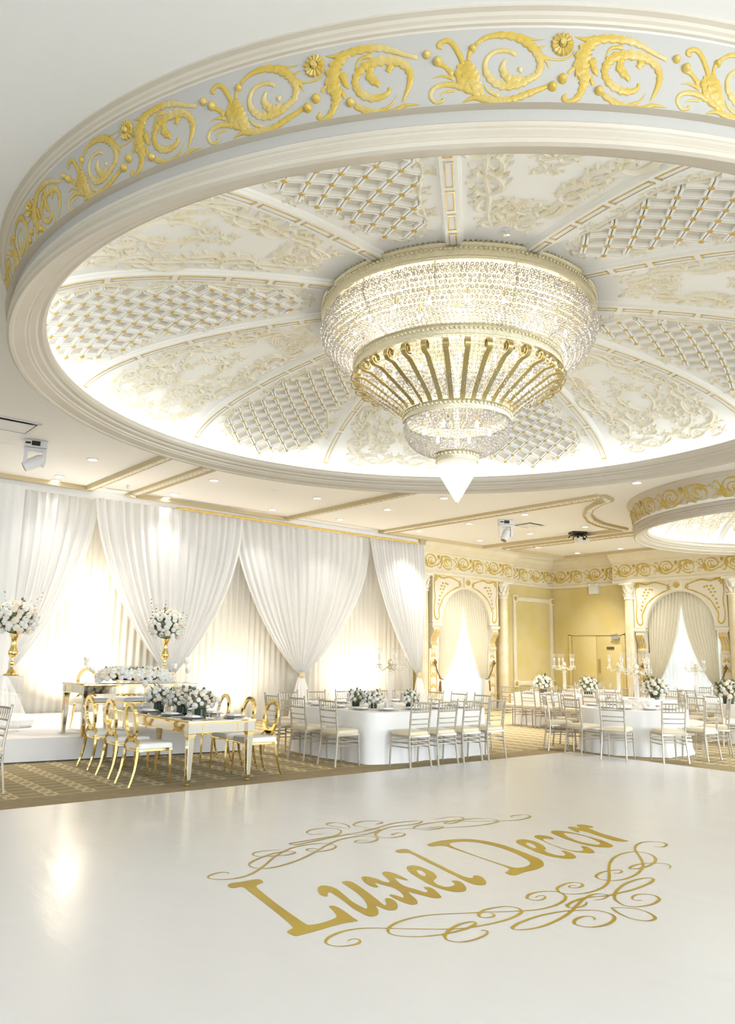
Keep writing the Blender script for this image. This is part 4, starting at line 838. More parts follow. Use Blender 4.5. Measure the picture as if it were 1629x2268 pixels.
    tier([(1.38, 5.11), (1.36, 5.0), (1.28, 4.88), (1.15, 4.8)], .018, .075, .07)
    tier([(1.085, 4.58), (1.00, 4.46), (.90, 4.36), (.78, 4.27), (.66, 4.19), (.585, 4.14)], .018, .043, .040)
    tier([(.565, 4.03), (.565, 3.97), (.545, 3.89), (.49, 3.80), (.40, 3.74), (.29, 3.70), (.22, 3.70)], .0145, .032, .030)
    e = Vector((-DC[0], -DC[1], 1.55)); beads.sort(key=lambda b: (Vector(b[:3]) - e).length)
    bm = MB(); bm.lathe([(.001, -1), (.62, -.72), (1, -.12), (1, .12), (.62, .72), (.001, 1)], 7)
    be_me = MB().add([(x * .0195, y * .0195, z * .0195) for x, y, z in bm.v], bm.f).mesh('crystal_bead', MT['bead'], 0)
    rest = MB()
    for i, (x, y, z, s) in enumerate(beads):
        if i < 290:
            o = link('crystal_bead', be_me, root, (x, y, z + Zb)); o.rotation_euler = (rnd.uniform(-.4, .4), rnd.uniform(-.4, .4), rnd.uniform(0, 3)); o.scale = (s / .0195,) * 3
        else:
            ca, sa = math.cos(i * 1.7) * s, math.sin(i * 1.7) * s; rest.add([(x + a * ca - b * sa, y + a * sa + b * ca, z + c * s) for a, b, c in bm.v], bm.f)
    rest.build('crystal_string', MT['bead'], root, 0, (0, 0, Zb), kind='stuff')
    for i in range(8):
        a = 2 * math.pi * i / 8; lamp('chandelier_lamp', 'POINT', (1.0 * math.cos(a), 1.0 * math.sin(a), 4.86 + Zb), 7.5, (1, .92, .80), parent=root, shadow_soft_size=.12)
    lamp('chandelier_core', 'POINT', (0, 0, 4.45 + Zb), 10, (1, .92, .80), parent=root, shadow_soft_size=.15); lamp('chandelier_tip', 'POINT', (0, 0, 3.85 + Zb), 6, (1, .92, .80), parent=root, shadow_soft_size=.1)
chandelier()

# ================================================================== DRAPERY
def backdrop(x0, x1, y, zt, name, label, seed, per=.17, amp=.045, zb=.005):
    r = random.Random(seed); n = int((x1 - x0) / .028); ph = [r.uniform(0, 6) for _ in range(5)]
    def fn(i, j):
        x = x0 + (x1 - x0) * i; z = zb + (zt - zb) * (1 - j)
        return (x, y + amp * math.sin(x * 2 * math.pi / per + 1.3 * math.sin(x * 2.3 + ph[0])) * (.55 + .45 * math.sin(x * 3.1 + ph[1])) + .015 * math.sin(x * 41 + ph[2]) - .06 * j * j * abs(math.sin(x * 1.9 + ph[3])), z)
    o = MB().grid(n, 6, fn).build(name, MT['sheer'], smooth=180); return tag(o, label, 'curtain')
backdrop(1.2, 15.50, 16.45, 4.74, 'backdrop_curtain', 'wall-wide white sheer backdrop behind the swagged drapes', 3)
tag(backdrop(2.0, 4.42, 15.75, 4.70, 'side_curtain', 'narrow straight white curtain at the far left end of the backdrop', 11, zb=.335), cat='curtain')
pelm = MB().box((3.7, 16.36, 4.82), (23.4, .48, .22)).build('trim_30', MT['ceiling'], smooth=0, kind='structure')
rod = MB().tube([(7.62, 15.70, 4.70), (15.0, 15.70, 4.70)], .032, 8).build('curtain_rod', MT['gold']); tag(rod, 'long thin gold curtain rod along the top of the white drapes', 'curtain rod')
def swag(xt, xa, xb, seed, label, y=16.05, ztie=1.10, tail=.36):
    """front drape: full width at the rail, gathered to a band at ztie, flaring tail below"""
    r = random.Random(seed); root = empty('swag_drape', (xt, y, 0), label=label, cat='drape', group=None)
    ph = [r.uniform(0, 6) for _ in range(4)]; ns, nt = 150, 40
    def fn(i, j):
        s = i; t = j; z = 4.70 + (ztie + .0 - 4.70) * t
        full = xa + (xb - xa) * s - xt
        k = 1 - .955 * t ** (1.75 + .3 * (1 - abs(2 * s - 1)))
        belly = .10 * math.sin(math.pi * min(1, t)) 
        x = full * k; fold = math.sin(s * 2 * math.pi * 17 + 1.2 * math.sin(s * 9 + ph[0]) + .5 * t) * (.05 - .025 * t) + .018 * math.sin(s * 2 * math.pi * 43 + ph[1])
        sag = .20 * abs(2 * s - 1) ** 2 * math.sin(math.pi * t) * (t)
        return (x, -.12 * math.sin(math.pi * t) - .03 + fold * (1 - .3 * t), z - sag)
    mb = MB(); mb.grid(ns, nt, fn); mb.build('drape_panel', MT['drape'], root, 180)
    def ft(i, j):
        a = 2 * math.pi * i; t = j; w = .06 + (tail - .06) * t ** .8; d = .04 + .13 * t ** .8
        k = 1 + .16 * math.sin(a * 9 + ph[2]) * t ** .5
        return (w * k * math.cos(a) + .06 * t * (1 if xa < xt else 0), -.03 + d * k * math.sin(a), ztie - .03 - (ztie - .05 - (.33 if xt < 6.5 else 0)) * t)
    MB().grid(90, 14, ft).build('drape_tail', MT['drape'], root, 180)
    MB().lathe([(.075, -.06), (.085, -.05), (.078, 0), (.085, .05), (.075, .06)], 20, (0, -.03, ztie - .01)).build('tie_band', MT['gem'], root)
    return root
TIES = [4.15, 7.66, 11.28, 15.12]
swag(4.45, 2.7, 5.98, 21, 'leftmost swagged white drape, tied in gold beside the left flower vase', y=16.10)
swag(7.80, 5.86, 9.42, 22, 'swagged white drape gathered behind the head table and its right flower vase', y=15.88)
swag(11.38, 9.24, 13.55, 23, 'swagged white drape tied in gold behind the white square table', y=16.10)
swag(15.18, 13.35, 15.34, 24, 'rightmost swagged white drape, swept to its right edge beside the marbled column', y=15.88, tail=.26)
def window_curtains(loc, rz, side):
    lc = {'left': 'left', 'right': 'right'}[side]
    def at(name, lab, cat):
        return empty(name, loc, rz, label=lab, cat=cat)
    o = at('sheer_curtain', 'thin white sheer hanging straight across the %s arched window' % lc, 'curtain')
    MB().grid(110, 5, lambda i, j: (-1.08 + 2.16 * i, -.10 + .035 * math.sin(i * 110) + .012 * math.sin(i * 47), 3.6 - 3.58 * j)).build('sheer_panel', MT['windowsheer'], o, 180)
    for sd in (-1, 1):
        lab = '%s ivory drape of the %s arched window, held by a brown cord' % ('left-hand' if sd < 0 else 'right-hand', lc)
        o = at('window_drape', lab, 'drape'); xt = sd * 1.0; zt = .95
        def fn(i, j, sd=sd):
            full = 1.08 - 1.09 * i                # from jamb to the middle
            t = j; k = t ** (2.0 - .6 * (1 - i)); x = full * (1 - k) + (1.02 - .20 * i) * k
            z = 3.62 - (3.62 - zt) * t - .12 * i * math.sin(math.pi * t) * t
            return (sd * x, -.20 - .05 * math.sin(math.pi * t) + (.045 - .02 * t) * math.sin(i * 2 * math.pi * 10 + .8 * math.sin(i * 7)), z)
        MB().grid(90, 26, fn).build('drape_panel', MT['windowdrape'], o, 180)
        def fl(i, j, sd=sd):
            a = 2 * math.pi * i; w = .08 + .16 * j; return (sd * (.95 + .10 * j) + w * (1 + .15 * math.sin(8 * a) * j) * math.cos(a), -.27 + (.05 + .04 * j) * math.sin(a), zt - .01 - (zt - .02) * j)
        MB().grid(60, 8, fl).build('drape_tail', MT['windowdrape'], o, 180)
        MB().tube([(sd * 1.28, -.30, 1.42), (sd * 1.18, -.30, 1.18), (sd * 1.04, -.29, .97), (sd * .90, -.30, .93)], .018, 6).build('tieback_cord', MT['cord'], o)
        kb = MB().sphere((sd * 1.28, -.32, 1.43), .05, 10, 7); kb.lathe([(.02, 0), (.02, .10)], 6, (sd * 1.28, -.30, 1.42)); kb.build('holdback_knob', MT['cord'], o)
        ts = MB().lathe([(.012, .30), (.035, .26), (.03, .20), (.05, .02), (.045, 0)], 10, (sd * 1.06, -.30, .60)); ts.build('tassel', MT['cord'], o)
window_curtains((BX, WY, 0), 0, 'left'); window_curtains((WX, BY, 0), R_(-90), 'right')

# ================================================================== STAGE
st = MB().prism([(1.2, 12.02), (6.95, 11.40), (6.95, 16.30), (1.2, 16.30)], lambda a, b, h: (a, b, h), .015, .33).build('stage_riser', MT['riser'], smooth=20)
tag(st, 'low white carpeted stage under the head table', 'stage')
MB().prism([(1.25, 12.08), (6.90, 11.47), (6.90, 16.25), (1.25, 16.25)], lambda a, b, h: (a, b, h), 0, .015).build('plinth', MT['black'], st, smooth=0)

# ================================================================== CHAIRS
def chiavari():
    r = empty('chiavari_chair', label='x', cat='chair')
    yb, yf = .195, .205
    def post(y):
        s = 1 if y > 0 else -1; P = spline([(-.235, y + s * .012, 0), (-.205, y, .25), (-.190, y - s * .006, .44), (-.205, y - s * .006, .62), (-.245, y + s * .002, .93)], 4); rad = [.0145 if i % 4 else .018 for i in range(len(P))]; rad[-1] = .012
        mb = MB().tube(P, rad, 7); mb.sphere((-.247, y + s * .002, .938), .016, 7, 4); return mb
    lm = []
    for y in (-yb, yb): post(y).build('leg', MT['champ'], r)
    for y in (-yf, yf): MB().tube([(.205, y * 1.03, 0), (.195, y, .22), (.19, y, .43)], [.013, .015, .016], 7).build('leg', MT['champ'], r)
    MB().rbox((0, 0, .435), (.42, .42, .035), .008).build('seat_frame', MT['champ'], r)
    MB().rbox((.005, 0, .478), (.41, .41, .055), .028, 4).build('cushion', MT['cushion'], r)
    b = MB()
    def xz(z): return -.205 - .04 * max(0, (z - .62)) / .31
    for z, rr in ((.905, .013), (.775, .011), (.675, .010), (.605, .010)): b.tube([(xz(z), -yb, z), (xz(z) - .012, 0, z), (xz(z), yb, z)], rr, 6)
    b.build('back_rail', MT['champ'], r)
    sp = MB()
    for k in range(6):
        y = -.14 + .056 * k; sp.tube([(xz(.775) - .009, y, .775), (xz(.84) - .012, y, .84), (xz(.905) - .009, y, .905)], [.006, .009, .006], 5)
    sp.build('spindles_of_back', MT['champ'], r).name = 'back_spindle'
    s = MB()
    for z in (.34, .28):
        for y in (-1, 1): s.tube([(-.197, y * .195, z), (.197, y * .205, z)], .009, 5)
    for x, z in ((.196, .31), (-.198, .31), (.196, .36), (-.196, .37)): s.tube([(x, -.2, z), (x, .2, z)], .009, 5)
    s.build('stretcher', MT['champ'], r)
    return r
CH = chiavari(); used = []
SQ = 'silver chairs round the white square table'
def ch(x, y, deg, label, group=None): return place(CH, used, (x, y, 0), R_(deg), label, group)
for x, t in ((8.10, 'first'), (8.66, 'second'), (9.20, 'third'), (9.76, 'fourth')): ch(x, 8.635, 90, 'silver chair, %s from left on the dance-floor side of the square table' % t, SQ)
for x, y, t in ((7.32, 9.31, 'nearest of three on'), (7.32, 10.08, 'middle one of three on'), (7.33, 10.80, 'rearmost of three on')): ch(x, y, 0, 'silver chair, %s the gold-table side of the square table' % t, SQ)
for x, t in ((8.02, 'first'), (8.63, 'second'), (9.27, 'third'), (9.87, 'fourth'), (10.36, 'fifth')): ch(x, 11.45, -90, 'silver chair behind the square table facing us, %s from left' % t, SQ)
for y, t in ((10.80, 'rearmost'), (10.20, 'middle'), (9.62, 'nearest')): ch(10.56, y, 180, 'silver chair at the right end of the square table, %s of three' % t, SQ)
BLG = 'silver chairs along the long back table'
for y, t in ((12.50, 'first from the left'), (11.90, 'second from the left'), (11.36, 'third from the left'), (10.78, 'fourth from the left'), (10.20, 'fifth from the left'), (9.62, 'rightmost')): ch(15.14, y, 0, 'silver chair on the near side of the long back table, %s' % t, BLG)
for y, t in ((12.35, 'first from the left'), (11.62, 'second from the left'), (10.90, 'third from the left'), (10.20, 'fourth from the left'), (9.55, 'rightmost')): ch(17.05, y, 180, 'silver chair on the window side of the long back table, %s' % t, BLG)
RTG = 'silver chairs round the round white table'
for x, y, d, t in ((11.62, 8.10, -14, 'pair of chairs at the left of the round table, nearer one'), (11.84, 8.76, -42, 'pair of chairs at the left of the round table, seen edge-on behind'), (11.60, 7.44, 16, 'silver chair with its back to us left of centre at the round table'),
    (12.02, 6.78, 55, 'silver chair with its back to us right of centre at the round table'), (12.80, 6.66, 88, 'silver chair turned sideways at the right of the round table, in front'), (13.62, 6.80, 122, 'silver chair at the right of the round table, just behind the sideways one'),
    (12.58, 9.10, -72, 'silver chair behind the round table at its far left'), (14.20, 7.60, 165, 'silver chair behind the round table at its far right'), (13.62, 8.86, -130, 'silver chair behind the round table near the white menu card')): ch(x, y, d, t, RTG)
for x, y, d, t in ((15.40, 7.55, -15, 'silver chair at the cut-off right-hand table, nearest us'), (15.66, 8.22, -45, 'silver chair at the cut-off right-hand table, second from the front'), (16.75, 8.62, -90, 'silver chair on the far side of the cut-off right-hand table')): ch(x, y, d, t, 'silver chairs at the right-hand round table')
for k, (a, t) in enumerate(((20, 'window side'), (65, 'window side, further left'), (110, 'back left'), (155, 'left side'), (200, 'near left'), (245, 'near side'), (290, 'near right'), (335, 'right side'))):
    ch(19.3 + 1.22 * math.cos(R_(a)), 10.1 + 1.22 * math.sin(R_(a)), a + 180, 'small silver chair at the round table before the right window, %s' % t, 'silver chairs at the far round table by the right window')
for k, (a, t) in enumerate(((30, 'door side'), (90, 'back'), (150, 'left'), (210, 'near left'), (270, 'near'), (330, 'right'))):
    ch(19.4 + 1.22 * math.cos(R_(a)), 13.2 + 1.22 * math.sin(R_(a)), a + 180, 'small silver chair at the round table before the double door, %s' % t, 'silver chairs at the far round table by the door')
ch(2.48, 9.62, 188, 'silver chair cut off by the left edge of the picture, front one'); ch(2.42, 10.22, 180, 'silver chair cut off by the left edge of the picture, rear one')

def oval_chair():
    r = empty('oval_back_chair', label='x', cat='chair')
    # polished oval ring, leaning back a little
    def tilt(y, z, x=0): return (-.205 - .13 * (z - .46) + x, y, z)
    n = 40; rings = []
    for i in range(n + 1):
        a = 2 * math.pi * i / n; c, s = math.cos(a), math.sin(a); zc = .735
        rings.append([tilt(.175 * c, zc + .225 * s, -.016), tilt(.175 * c, zc + .225 * s, .016), tilt(.128 * c, zc + .172 * s, .016), tilt(.128 * c, zc + .172 * s, -.016)])
    MB().rings(rings).build('oval_back', MT['polished'], r, 40)
    for sd in (-1, 1):
        P = spline([(-.30, sd * .20, 0), (-.245, sd * .195, .16), (-.215, sd * .19, .34), (-.208, sd * .175, .46), (-.213, sd * .125, .52), (-.222, sd * .075, .545)], 4)
        MB().tube(P, [.013 + .006 * min(1, i / 8) for i in range(len(P))], 4, flat=1.2).build('leg', MT['polished'], r, 30)
        MB().tube([(.215, sd * .20, 0), (.205, sd * .195, .25), (.20, sd * .19, .42)], [.012, .018, .022], 4).build('leg', MT['polished'], r, 30)
    kn = MB()
    for sd in (-1, 1): kn.tube([tilt(sd * .045 + .03 * math.cos(a), .535 + .035 * math.sin(a)) for a in [2 * math.pi * k / 14 for k in range(15)]], .010, 4)
    kn.build('back_knot', MT['polished'], r)
    MB().rbox((0, 0, .415), (.44, .43, .035), .01).build('seat_frame', MT['polished'], r)
    MB().rbox((.005, 0, .462), (.45, .44, .065), .035, 5).build('cushion', MT['leather'], r)
    return r
OC = oval_chair(); uo = []
OG = 'gold oval-back chairs at the mirrored gold tables'
for x, y, d, t in ((4.30, 9.22, 0, 'nearest left'), (4.36, 9.98, 0, 'middle left'), (4.42, 10.83, 0, 'rear left')): place(OC, uo, (x, y, 0), R_(d), 'polished gold oval-back chair, %s of the low mirrored table' % t, OG)
for x, y, t in ((5.78, 9.17, 'nearest right'), (5.82, 9.82, 'middle right'), (5.90, 10.66, 'rear right')): place(OC, uo, (x, y, 0), R_(180), 'polished gold oval-back chair, %s of the low mirrored table' % t, OG)
for x, t in ((4.88, 'left'), (5.55, 'right')): place(OC, uo, (x, 12.66, .336), R_(-90), 'gold oval-back chair behind the head table on the stage, %s of the pair' % t, OG)

# ================================================================== TABLES
def mirrored_table(name, loc, lx, ly, h, label):
    r = empty(name, loc, label=label, cat='table')
    MB().rbox((0, 0, h - .012), (lx, ly, .024), .006, 2).build('table_top', MT['mirror'], r)
    tr = MB()
    for y in (-1, 1): tr.box((0, y * (ly / 2 - .012), h - .032), (lx - .005, .02, .018))
    for x in (-1, 1): tr.box((x * (lx / 2 - .012), 0, h - .032), (.02, ly - .005, .018))
    tr.build('top_edging', MT['polished'], r, smooth=0)
    a = .06
    for sx, sy, L in ((0, -1, lx), (0, 1, lx), (-1, 0, ly), (1, 0, ly)):
        L -= 2 * a + .08; d = (L, .025, .095) if sy else (.025, L, .095)
        ap = MB().box((sx * (lx / 2 - a - .01), sy * (ly / 2 - a - .01), h - .095), d).build('apron', MT['mirror'], r, smooth=0)
        e = MB()
        for z in (h - .146, h - .046): e.box((sx * (lx / 2 - a - .008), sy * (ly / 2 - a - .008), z), (d[0] + .004, d[1] + .008, .008))
        for k in (-.33, .33): e.box((sx * (lx / 2 - a - .008) + (k * L if sy else 0), sy * (ly / 2 - a - .008) + (k * L if sx else 0), h - .095), (.008 if sy else d[0] + .006, .008 if sx else d[1] + .006, .095))
        e.build('gold_edging', MT['polished'], ap, smooth=0)
    for sx in (-1, 1):
        for sy in (-1, 1):
            c = (sx * (lx / 2 - a), sy * (ly / 2 - a)); lg = MB(); lg.box((c[0], c[1], (h - .19) / 2), (.075, .075, h - .19), taper=.55); lo = lg.build('leg', MT['mirror'], r, smooth=0)
            g = MB(); g.box((c[0], c[1], h - .165), (.105, .105, .016)); g.box((c[0], c[1], h - .185), (.085, .085, .03)); g.box((c[0], c[1], .012), (.05, .05, .024))
            for ex in (-1, 1):
                for ey in (-1, 1): g.tube([(c[0] + ex * .0205, c[1] + ey * .0205, 0), (c[0] + ex * .0375, c[1] + ey * .0375, h - .2)], .0035, 4)
            g.build('gold_edging', MT['polished'], lo, smooth=0)
            MB().box((c[0], c[1], h - .095), (.095, .095, .115)).build('corner_block', MT['mirror'], r, smooth=0)
    return r
FT = (5.02, 10.03); FTH = .755
mirrored_table('mirrored_table', (FT[0], FT[1], 0), .94, 2.66, FTH, 'long low gold mirrored table set with plates and flowers')
HT = (5.26, 12.05); HTH = .33 + .75
mirrored_table('head_table', (HT[0], HT[1], .332), 1.84, .92, .75, 'gold mirrored head table standing on the white stage')
def clothed(name, loc, rz, outline, h, label, clabel, seed, puddle=.05):
    """table with a floor-length cloth; outline(t) -> plan point of the top edge"""
    r = empty(name, loc, rz, label=label, cat='table')
    n = 180; O = [outline(i / n) for i in range(n)]
    MB().prism([(x * .97, y * .97) for x, y in O[::6]], lambda a, b, hh: (a, b, hh), h - .04, h - .006).build('table_top', MT['wall'], r, smooth=0)
    bx = max(abs(p[0]) for p in O) * .6; by = max(abs(p[1]) for p in O) * .6
    for x, y in ((bx, by), (-bx, by), (bx, -by), (-bx, -by)): MB().tube([(x, y, 0), (x, y, h - .04)], .02, 6).build('leg', MT['grey'], r)
    rn = random.Random(seed); ph = [rn.uniform(0, 6) for _ in range(6)]; mb = MB(); levels = [0, .006, .02, .06, .14, .26, .40, .55, .70, .85, .95, 1.0]; rings = []
    rings.append([(x * .5, y * .5, h) for x, y in O]); rings.append([(x * .98, y * .98, h) for x, y in O])
    for lv in levels[1:]:
        rg = []
        for i, (x, y) in enumerate(O):
            a = 2 * math.pi * i / n; L = math.hypot(x, y)
            w = lv ** .9 * (.022 * math.sin(13 * a + ph[0] + .8 * math.sin(3 * a + ph[1])) + .012 * math.sin(29 * a + ph[2]) + .014 * math.sin(5 * a + ph[3])) + .006 + .012 * lv + puddle * max(0, lv - .9) * 6 * (.5 + .5 * math.sin(7 * a + ph[4]))
            k = 1 + w / L; rg.append((x * k, y * k, max(.004, h * (1 - lv) - .0)))
        rings.append(rg)
    mb.rings(rings); mb.f.append(tuple(range(n)))
    o = mb.build('tablecloth', MT['cloth'], smooth=80); o.location = loc; o.rotation_euler = (0, 0, rz); tag(o, clabel, 'tablecloth')
    return r
def superell(a, b, p=5.0):
    def f(t):
        c, s = math.cos(2 * math.pi * t), math.sin(2 * math.pi * t); k = (abs(c / a) ** p + abs(s / b) ** p) ** (-1 / p); return (c * k, s * k)
    return f
SQC = (8.93, 10.05)
clothed('square_table', (*SQC, 0), 0, superell(1.31, 1.10, 10), .745, 'large square banquet table before the swagged drapes', 'white cloth draped to the carpet over the large square table', 5)
BLC = (16.12, 11.05)
clothed('long_table', (*BLC, 0), 0, superell(.66, 1.95, 8), .745, 'long banquet table across the back of the room', 'white cloth draped over the long back table', 6)
RTC = (12.90, 7.94)
clothed('round_table', (*RTC, 0), 0, superell(.92, .92, 2), .745, 'round banquet table at the corner of the dance floor', 'white cloth puddling on the carpet round the near round table', 7, .09)
R2C = (16.72, 7.30)
clothed('round_table', (*R2C, 0), 0, superell(.92, .92, 2), .745, 'round banquet table cut off by the right edge of the picture', 'white cloth on the round table cut off at right', 8)
clothed('round_table', (19.3, 10.1, 0), 0, superell(.80, .80, 2), .745, 'far round banquet table before the right window', 'white cloth on the far round table before the right window', 9)
clothed('round_table', (19.4, 13.2, 0), 0, superell(.80, .80, 2), .745, 'far round banquet table before the double door', 'white cloth on the far round table before the double door', 10)

# ================================================================== FLOWERS
def rose_me(m):
    mb = MB()
    for k, (r, z, n, w) in enumerate(((.30, .92, 5, .12), (.58, .80, 5, .22), (.85, .52, 6, .30))):
        # cupped petals round the heart
        for i in range(n):
            a = 2 * math.pi * (i + .5 * k) / n; b = math.pi / n * 1.35
            mb.add([(r * .35 * math.cos(a), r * .35 * math.sin(a), z - .55), (r * math.cos(a - b), r * math.sin(a - b), z - w * .8), (r * 1.12 * math.cos(a), r * 1.12 * math.sin(a), z + .03), (r * math.cos(a + b), r * math.sin(a + b), z - w * .8)], [(0, 1, 2), (0, 2, 3)])
    mb.lathe([(.02, -.55), (.6, -.4), (.86, .0), (.78, .42), (.45, .68), (.22, .72), (.16, .86), (.02, .84)], 9)
    return mb.mesh('rose', m, 60)
RM = {k: rose_me(MT[k]) for k in ('rose', 'blush', 'ivoryrose')}
lb = MB(); lb.add([(0, 0, 0), (.35, .28, .08), (.8, .22, .04), (1.15, 0, -.08), (.8, -.22, .04), (.35, -.28, .08), (.6, 0, .0)], [(0, 1, 6), (1, 2, 6), (2, 3, 6), (3, 4, 6), (4, 5, 6), (5, 0, 6)])
LM = lb.mesh('leaf', MT['leaf'], 60)
def bloom(parent, me, p, d, s, name, roll=None):
    o = link(name, me, parent, p); q = Vector(d).to_track_quat('Z', 'Y') if name != 'leaf' else Vector(d).to_track_quat('X', 'Z')
    o.rotation_mode = 'XYZ'; o.rotation_euler = q.to_euler(); o.scale = (s, s, s); return o
def flowers(root, shape, n, size, nl, seed, blush=.12, ivory=.22, ls=.06):
    r = random.Random(seed); core = []
    for i in range(n):
        u = (i + .5) / n; p, d = shape(u, i * 2.39996 + r.uniform(-.15, .15)); q = r.random()
        bloom(root, RM['blush' if q < blush else 'ivoryrose' if q < blush + ivory else 'rose'], p, (d[0] + r.uniform(-.25, .25), d[1] + r.uniform(-.25, .25), d[2] + r.uniform(-.2, .25)), size * r.uniform(.8, 1.2), 'rose')
    for i in range(nl):
        p, d = shape(r.random(), r.uniform(0, 6.283)); t = Vector((r.uniform(-1, 1), r.uniform(-1, 1), r.uniform(-.3, 1))) * .9 + Vector(d) * .8
        bloom(root, LM, tuple(Vector(p) + Vector(d) * size * .15), t, ls * r.uniform(.7, 1.3), 'leaf')
def ball(R, zc, squash=.9, cut=-.72):
    def f(u, a):
        z = 1 - (1 - cut) * u; q = math.sqrt(max(0, 1 - z * z)); d = (q * math.cos(a), q * math.sin(a), z); return (R * d[0], R * d[1], zc + R * squash * z), d
    return f
def core_ball(root, R, zc, sq):
    MB().sphere((0, 0, zc), R, 16, 10, sq).build('foliage', MT['leaf'], root)
def tall_vase(loc, label, flabel, seed):
    v = empty('trumpet_vase', loc, label=label, cat='vase')
    MB().lathe([(.001, 0), (.115, 0), (.118, .018), (.07, .045), (.055, .08), (.035, .10), (.018, .125), (.018, .15), (.036, .165), (.042, .19), (.036, .215), (.018, .23), (.018, .26), (.05, .285), (.074, .33), (.070, .375), (.045, .44), (.036, .50), (.048, .57), (.085, .63), (.088, .635), (.075, .62)], 24).build('vase_body', MT['polished'], v)
    f = empty('flower_ball', (loc[0], loc[1], loc[2] + .60), label=flabel, cat='flowers'); core_ball(f, .26, .27, .9)
    flowers(f, ball(.285, .27), 95, .058, 60, seed)
    r = random.Random(seed + 1)
    for k in range(7):
        a = r.uniform(0, 6.28); e = Vector((math.cos(a) * .30, math.sin(a) * .30, .30 + r.uniform(0, .28)))
        for q in range(3): bloom(f, LM, tuple(e * (1 + .08 * q) + Vector((0, 0, .02 * q))), (math.cos(a + q), math.sin(a + q), .8), .045, 'leaf')
    return v
def pedestal(loc, h, label):
    p = empty('acrylic_pedestal', loc, label=label, cat='pedestal')
    w = .30; o = MB()
    for sx, sy in ((-1, 0), (1, 0), (0, -1), (0, 1)): o.box((sx * w / 2, sy * w / 2, h / 2), (.012 if sx else w, .012 if sy else w, h))
    o.build('side_wall', MT['acrylic'], p, smooth=0); MB().box((0, 0, h - .008), (w + .04, w + .04, .016)).build('pedestal_top', MT['acrylic'], p, smooth=0)
for (x, y), sd, lab in (((3.70, 12.95), 31, 'left'), ((6.33, 13.15), 32, 'right')):
    pedestal((x, y, .33), .83, 'clear acrylic pedestal under the %s tall gold vase' % lab)
    tall_vase((x, y, 1.16), 'tall gold trumpet vase, the %s of two by the head table' % lab, 'big ball of white and blush roses in the %s tall gold vase' % lab, sd)
def runner(loc, L, label, seed):
    f = empty('flower_runner', loc, label=label, cat='flowers')
    def shp(u, a):
        x = (u - .5) * L; t = math.pi * ((a / 6.2832) % 1); e = math.sqrt(max(.05, 1 - (2 * abs(u - .5)) ** 6)); d = (0.0 if abs(u - .5) < .45 else math.copysign(.6, u - .5), -math.cos(t), math.sin(t) * .9 + .1)
        return (x, d[1] * .17 * e, .02 + d[2] * .15 * e), d
    MB().sphere((0, 0, .108), .15, 14, 8, .7).build('foliage', MT['leaf'], f).scale = (L / .34, 1, 1)
    flowers(f, shp, 120, .058, 60, seed); return f
runner((5.20, 11.80, HTH + .035), 1.15, 'long low runner of white and blush roses along the head table', 33)
def low_arr(loc, R, label, seed, n=34, dark=False, vase=.07):
    f = empty('flower_centerpiece', loc, label=label, cat='flowers')
    MB().lathe([(.001, 0), (R * .42, 0), (R * .48, .01), (R * .50, vase), (R * .4, vase + .01)], 16).build('bowl', MT['soil'], f)
    core_ball(f, R * .88, vase + R * .55, .8)
    flowers(f, ball(R, vase + R * .55, .85, -.45), n, R * .25, int(n * (1.5 if dark else .7)), seed, ls=R * .42, ivory=.55 if dark and R > .15 else .22); return f
for x, y, t, sd in ((5.02, 10.50, 'rear', 41), (5.02, 9.80, 'middle', 42), (5.0, 9.26, 'nearest', 43)):
    low_arr((x, y, FTH), .155, '%s of three white rose centrepieces on the low mirrored table' % t, sd, 38, vase=.10)
for x, y, t, sd in ((8.38, 10.25, 'leftmost', 44), (8.32, 9.74, 'middle', 45), (9.14, 9.76, 'rightmost', 46)):
    low_arr((x, y, .746), .135, '%s of three white rose centrepieces on the square table' % t, sd, 26, dark=True, vase=.06)
for x, y, t, sd, R in ((16.25, 12.49, 'round bouquet of ivory roses and dark leaves, left one on the long back table', 47, .20), (16.25, 11.16, 'round bouquet of ivory roses and dark leaves, middle one on the long back table', 48, .20), (16.25, 9.44, 'round bouquet of ivory roses and dark leaves, right one on the long back table', 49, .22), (16.20, 7.78, 'loose bouquet of ivory roses and dark leaves on the table cut off at right', 50, .22)):
    low_arr((x, y, .746), R, t, sd, 34, dark=True, vase=.12)

# ================================================================== TABLEWARE
GOB = empty('wine_glass', label='x', cat='glass')
MB().lathe([(.001, .002), (.034, .0), (.034, .004), (.006, .012), (.004, .03), (.004, .085), (.012, .095)], 14).build('stem', MT['crystal'], GOB)
MB().lathe([(.010, .094), (.030, .108), (.041, .14), (.041, .165), (.034, .205)], 14).build('bowl', MT['glass'], GOB); ug = []
PL = empty('plate_setting', label='x', cat='plate')
MB().lathe([(.001, .004), (.10, .004), (.155, .014), (.158, .012), (.10, 0), (.001, 0)], 32).build('charger', MT['crystal'], PL)
MB().lathe([(.001, .019), (.085, .019), (.130, .031), (.133, .029), (.085, .013), (.001, .013)], 32).build('dinner_plate', MT['porcelain'], PL)
MB().rbox((0, 0, .036), (.11, .20, .022), .009).build('napkin', MT['cloth'], PL); up = []
VO = empty('votive_candle', label='x', cat='candle')
MB().lathe([(.001, 0), (.036, 0), (.040, .09), (.037, .09), (.034, .006)], 14).build('votive_glass', MT['crystal'], VO); MB().lathe([(.031, .007), (.031, .045), (.001, .047)], 12).build('wax', MT['wax'], VO); uv = []
CU = empty('cutlery_setting', label='x', cat='cutlery')
MB().rbox((0, .175, .004), (.20, .014, .005), .002).build('knife', MT['silver'], CU)
fk = MB().rbox((-.02, -.175, .004), (.15, .010, .005), .002)
